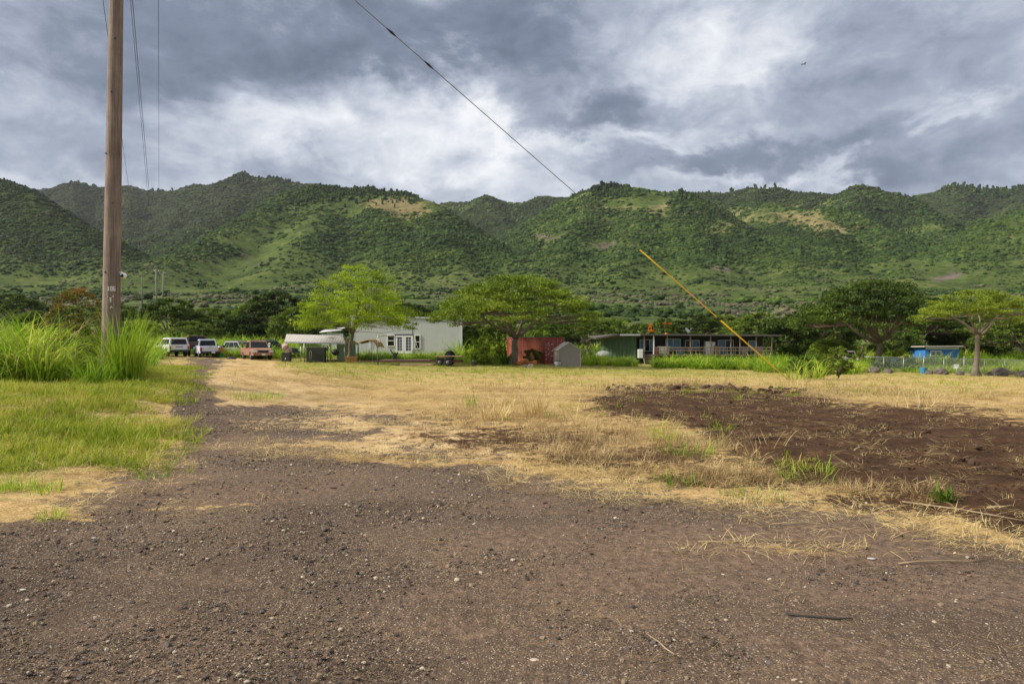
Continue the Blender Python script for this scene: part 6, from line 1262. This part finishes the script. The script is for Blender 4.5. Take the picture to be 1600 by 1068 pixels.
b = on(1443, 61.5); t = empty('blue_bin', b, 0, 'bright blue plastic tub in the weeds on the fence line', 'tub'); q = MB(); q.tube([(0, 0, 0), (0, 0, .5)], [.24, .31], 14, False); q.tube([(0, 0, .02), (0, 0, .04)], .24, 14); q.build('shell', paint('plastic_blue', (.05, .22, .42), .5, .1, 2), t); q = MB(); q.tube([(0, 0, .5), (0, 0, .55)], .33, 14); q.build('rim', paint('plastic_blue2', (.06, .28, .48), .5, .1, 2), t)
b = on(1397, 80); t = empty('teal_barrel', b, 0, 'teal barrel behind the fence left of the blue house', 'barrel'); q = MB(); q.tube([(0, 0, 0), (0, 0, .3), (0, 0, .75), (0, 0, 1.15)], [.36, .42, .42, .36], 14); q.build('shell', paint('plastic_teal', (.03, .14, .16), .5, .1, 2), t); q = MB(); q.tube([(0, 0, 1.15), (0, 0, 1.2)], .30, 14); q.build('lid', M_dark, t)
b = on(1496.5, 66.5); t = empty('white_stool', b, 0, 'small white plastic stool on the lawn behind the fence', 'stool'); q = MB(); q.box((0, 0, .42), (.56, .42, .05), b=.02); q.build('seat', M_wtrim, t); q = MB(); q.box((.0, .2, .62), (.5, .04, .35), b=.01); q.build('backrest', M_wtrim, t)
for s in (-.24, .24):
    for y in (-.18, .18): q = MB(); q.box((s, y, .2), (.06, .05, .4)); q.build('leg', M_wtrim, t)
vehicle('sport_utility_vehicle', 1325, 86, 200, paint('paint_pale', (.45, .42, .45), .4, .1, 2, c2=(.4, .12, .08), thr=.55), 'suv', 'pale van glimpsed over the tall grass left of the vine covered post', 'car', L=4.6)

# --- bird
def bird():
    p = at(1256, 101, 70.0); t = empty('bird', p, R(20), 'small dark bird gliding with spread wings high in the cloudy sky', 'bird'); t.scale = (.8, .8, .8)
    q = MB(); q.tube([(-.24, 0, 0), (-.16, 0, 0), (-.02, 0, .01), (.12, 0, .015), (.18, 0, .02), (.235, 0, .015), (.27, 0, .005)], [.012, .035, .055, .045, .032, .028, .006], 9)
    for s in (-1, 1):
        def sec(y, xa, xb, z): return [(xa, y * s, z), (xb, y * s, z), (xb, y * s, z + .012), (xa, y * s, z + .014)]
        q.loft([sec(.02, -.06, .09, .02), sec(.14, -.05, .11, .075), sec(.26, -.06, .09, .10), sec(.40, -.10, .03, .07), sec(.50, -.15, -.12, .03)])
    q.loft([[(-.16, -.03, .0), (-.16, .03, .0), (-.16, .03, .012), (-.16, -.03, .012)], [(-.36, -.07, .0), (-.36, .07, .0), (-.36, .07, .008), (-.36, -.07, .008)]]); q.build('body', paint('feathers', (.05, .045, .04), .8, .2, 8), t)
bird()

# --- small things lying about the foreground
def stick(px, py, L, az, r, mat, lb, nm='stick', cat='stick', lift=.012):
    a = gp(px, py); rr = random.Random(int(px)); pts = [Vector((math.cos(az) * L * (u - .5), math.sin(az) * L * (u - .5), lift + rr.uniform(0, .012))) + Vector((rr.uniform(-.02, .02) * L, rr.uniform(-.02, .02) * L, 0)) for u in (0, .25, .5, .75, 1)]
    q = MB(); q.tube(pts, [r, r * 1.1, r, r * .8, r * .5], 6); o = q.build(nm, mat); o.location = a; tag(o, lb, cat)
M_stk = paint('dead_twig', (.30, .23, .14), .9, .3, 8); M_dstk = paint('dark_twig', (.05, .04, .035), .9, .3, 8)
stick(1340, 702, .45, .9, .014, M_stk, 'pale broken cane lying on the turned soil'); stick(1325, 728, .5, -.3, .012, M_stk, 'bleached twig lying on the soil near the hay'); stick(1475, 880, .7, .1, .006, M_stk, 'thin straw stalk lying across the gravel at right')
stick(1250, 820, .5, .05, .006, M_stk, 'thin dry stalk on the brown earth patch'); stick(1570, 795, .35, .1, .014, M_stk, 'pale twig on the soil near the right edge'); stick(1280, 968, .35, -.2, .008, M_dstk, 'dark crooked twig on the gravel at lower right')
stick(1030, 1010, .3, 1.9, .004, M_stk, 'thin straw stem on gravel at the lower middle'); stick(1180, 848, .9, .02, .005, M_stk, 'long straw stem on the gravel edge'); stick(1500, 800, 1.0, -.8, .008, M_stk, 'long curved stalk at the soil edge near the dark hollow'); stick(225, 735, .25, -.5, .010, M_dstk, 'dark twig at the tip of the grass verge')
def flatbit(px, py, s, c, lb, nm, cat):
    a = gp(px, py); s *= .62; q = MB(); q.ball((0, 0, s * .2), (s, s * .6, s * .22), 9, 6, .3, int(px)); o = q.build(nm, paint(nm + '_tone', c, .8, .2, 9)); o.location = a; tag(o, lb, cat)
flatbit(1067, 857, .030, (.55, .52, .48), 'lone whitish stone on the gravel right of centre', 'pebble', 'stone'); flatbit(1362, 874, .05, (.45, .43, .40), 'white flat scrap on the brown earth patch', 'litter', 'litter'); flatbit(835, 1033, .045, (.48, .40, .32), 'largest pale stone at the bottom middle', 'pebble', 'stone')
flatbit(146, 841, .03, (.6, .58, .52), 'white shell like bit on the dark gravel at left', 'litter', 'litter'); flatbit(35, 922, .03, (.62, .6, .55), 'white chip near the lower left corner', 'pebble', 'stone'); flatbit(570, 836, .025, (.5, .4, .3), 'tan pebble in the middle of the gravel', 'pebble', 'stone'); flatbit(1333, 988, .04, (.25, .2, .16), 'brown stone on the gravel at lower right', 'pebble', 'stone')
flatbit(1022, 860, .03, (.3, .22, .15), 'brown stone left of the lone whitish stone', 'pebble', 'stone'); flatbit(520, 762, .07, (.10, .075, .06), 'dark brown clod on the gravel beside the track', 'clod', 'clod'); flatbit(690, 762, .06, (.08, .06, .05), 'dark clod on the gravel right of the track mouth', 'clod', 'clod')
# ------------------------------------------------------------------ air
def haze():
    q = MB(); q.box((0, 3900, 240), (9000, 8600, 560)); m = bpy.data.materials.new('air'); m.use_nodes = True; t = NT(m.node_tree); t.n.clear()
    o = t.new('ShaderNodeOutputMaterial'); v = t.new('ShaderNodeVolumePrincipled'); v.inputs['Color'].default_value = (.86, .91, 1.0, 1); v.inputs['Density'].default_value = HAZE; v.inputs['Anisotropy'].default_value = .2
    t.l.new(v.outputs[0], o.inputs['Volume']); m.cycles.homogeneous_volume = True if hasattr(m.cycles, 'homogeneous_volume') else None
    o = q.build('haze', m); tag(o, 'thin bluish haze in front of the distant hills', 'haze', kind='stuff')
HAZE = 0.00005
haze()
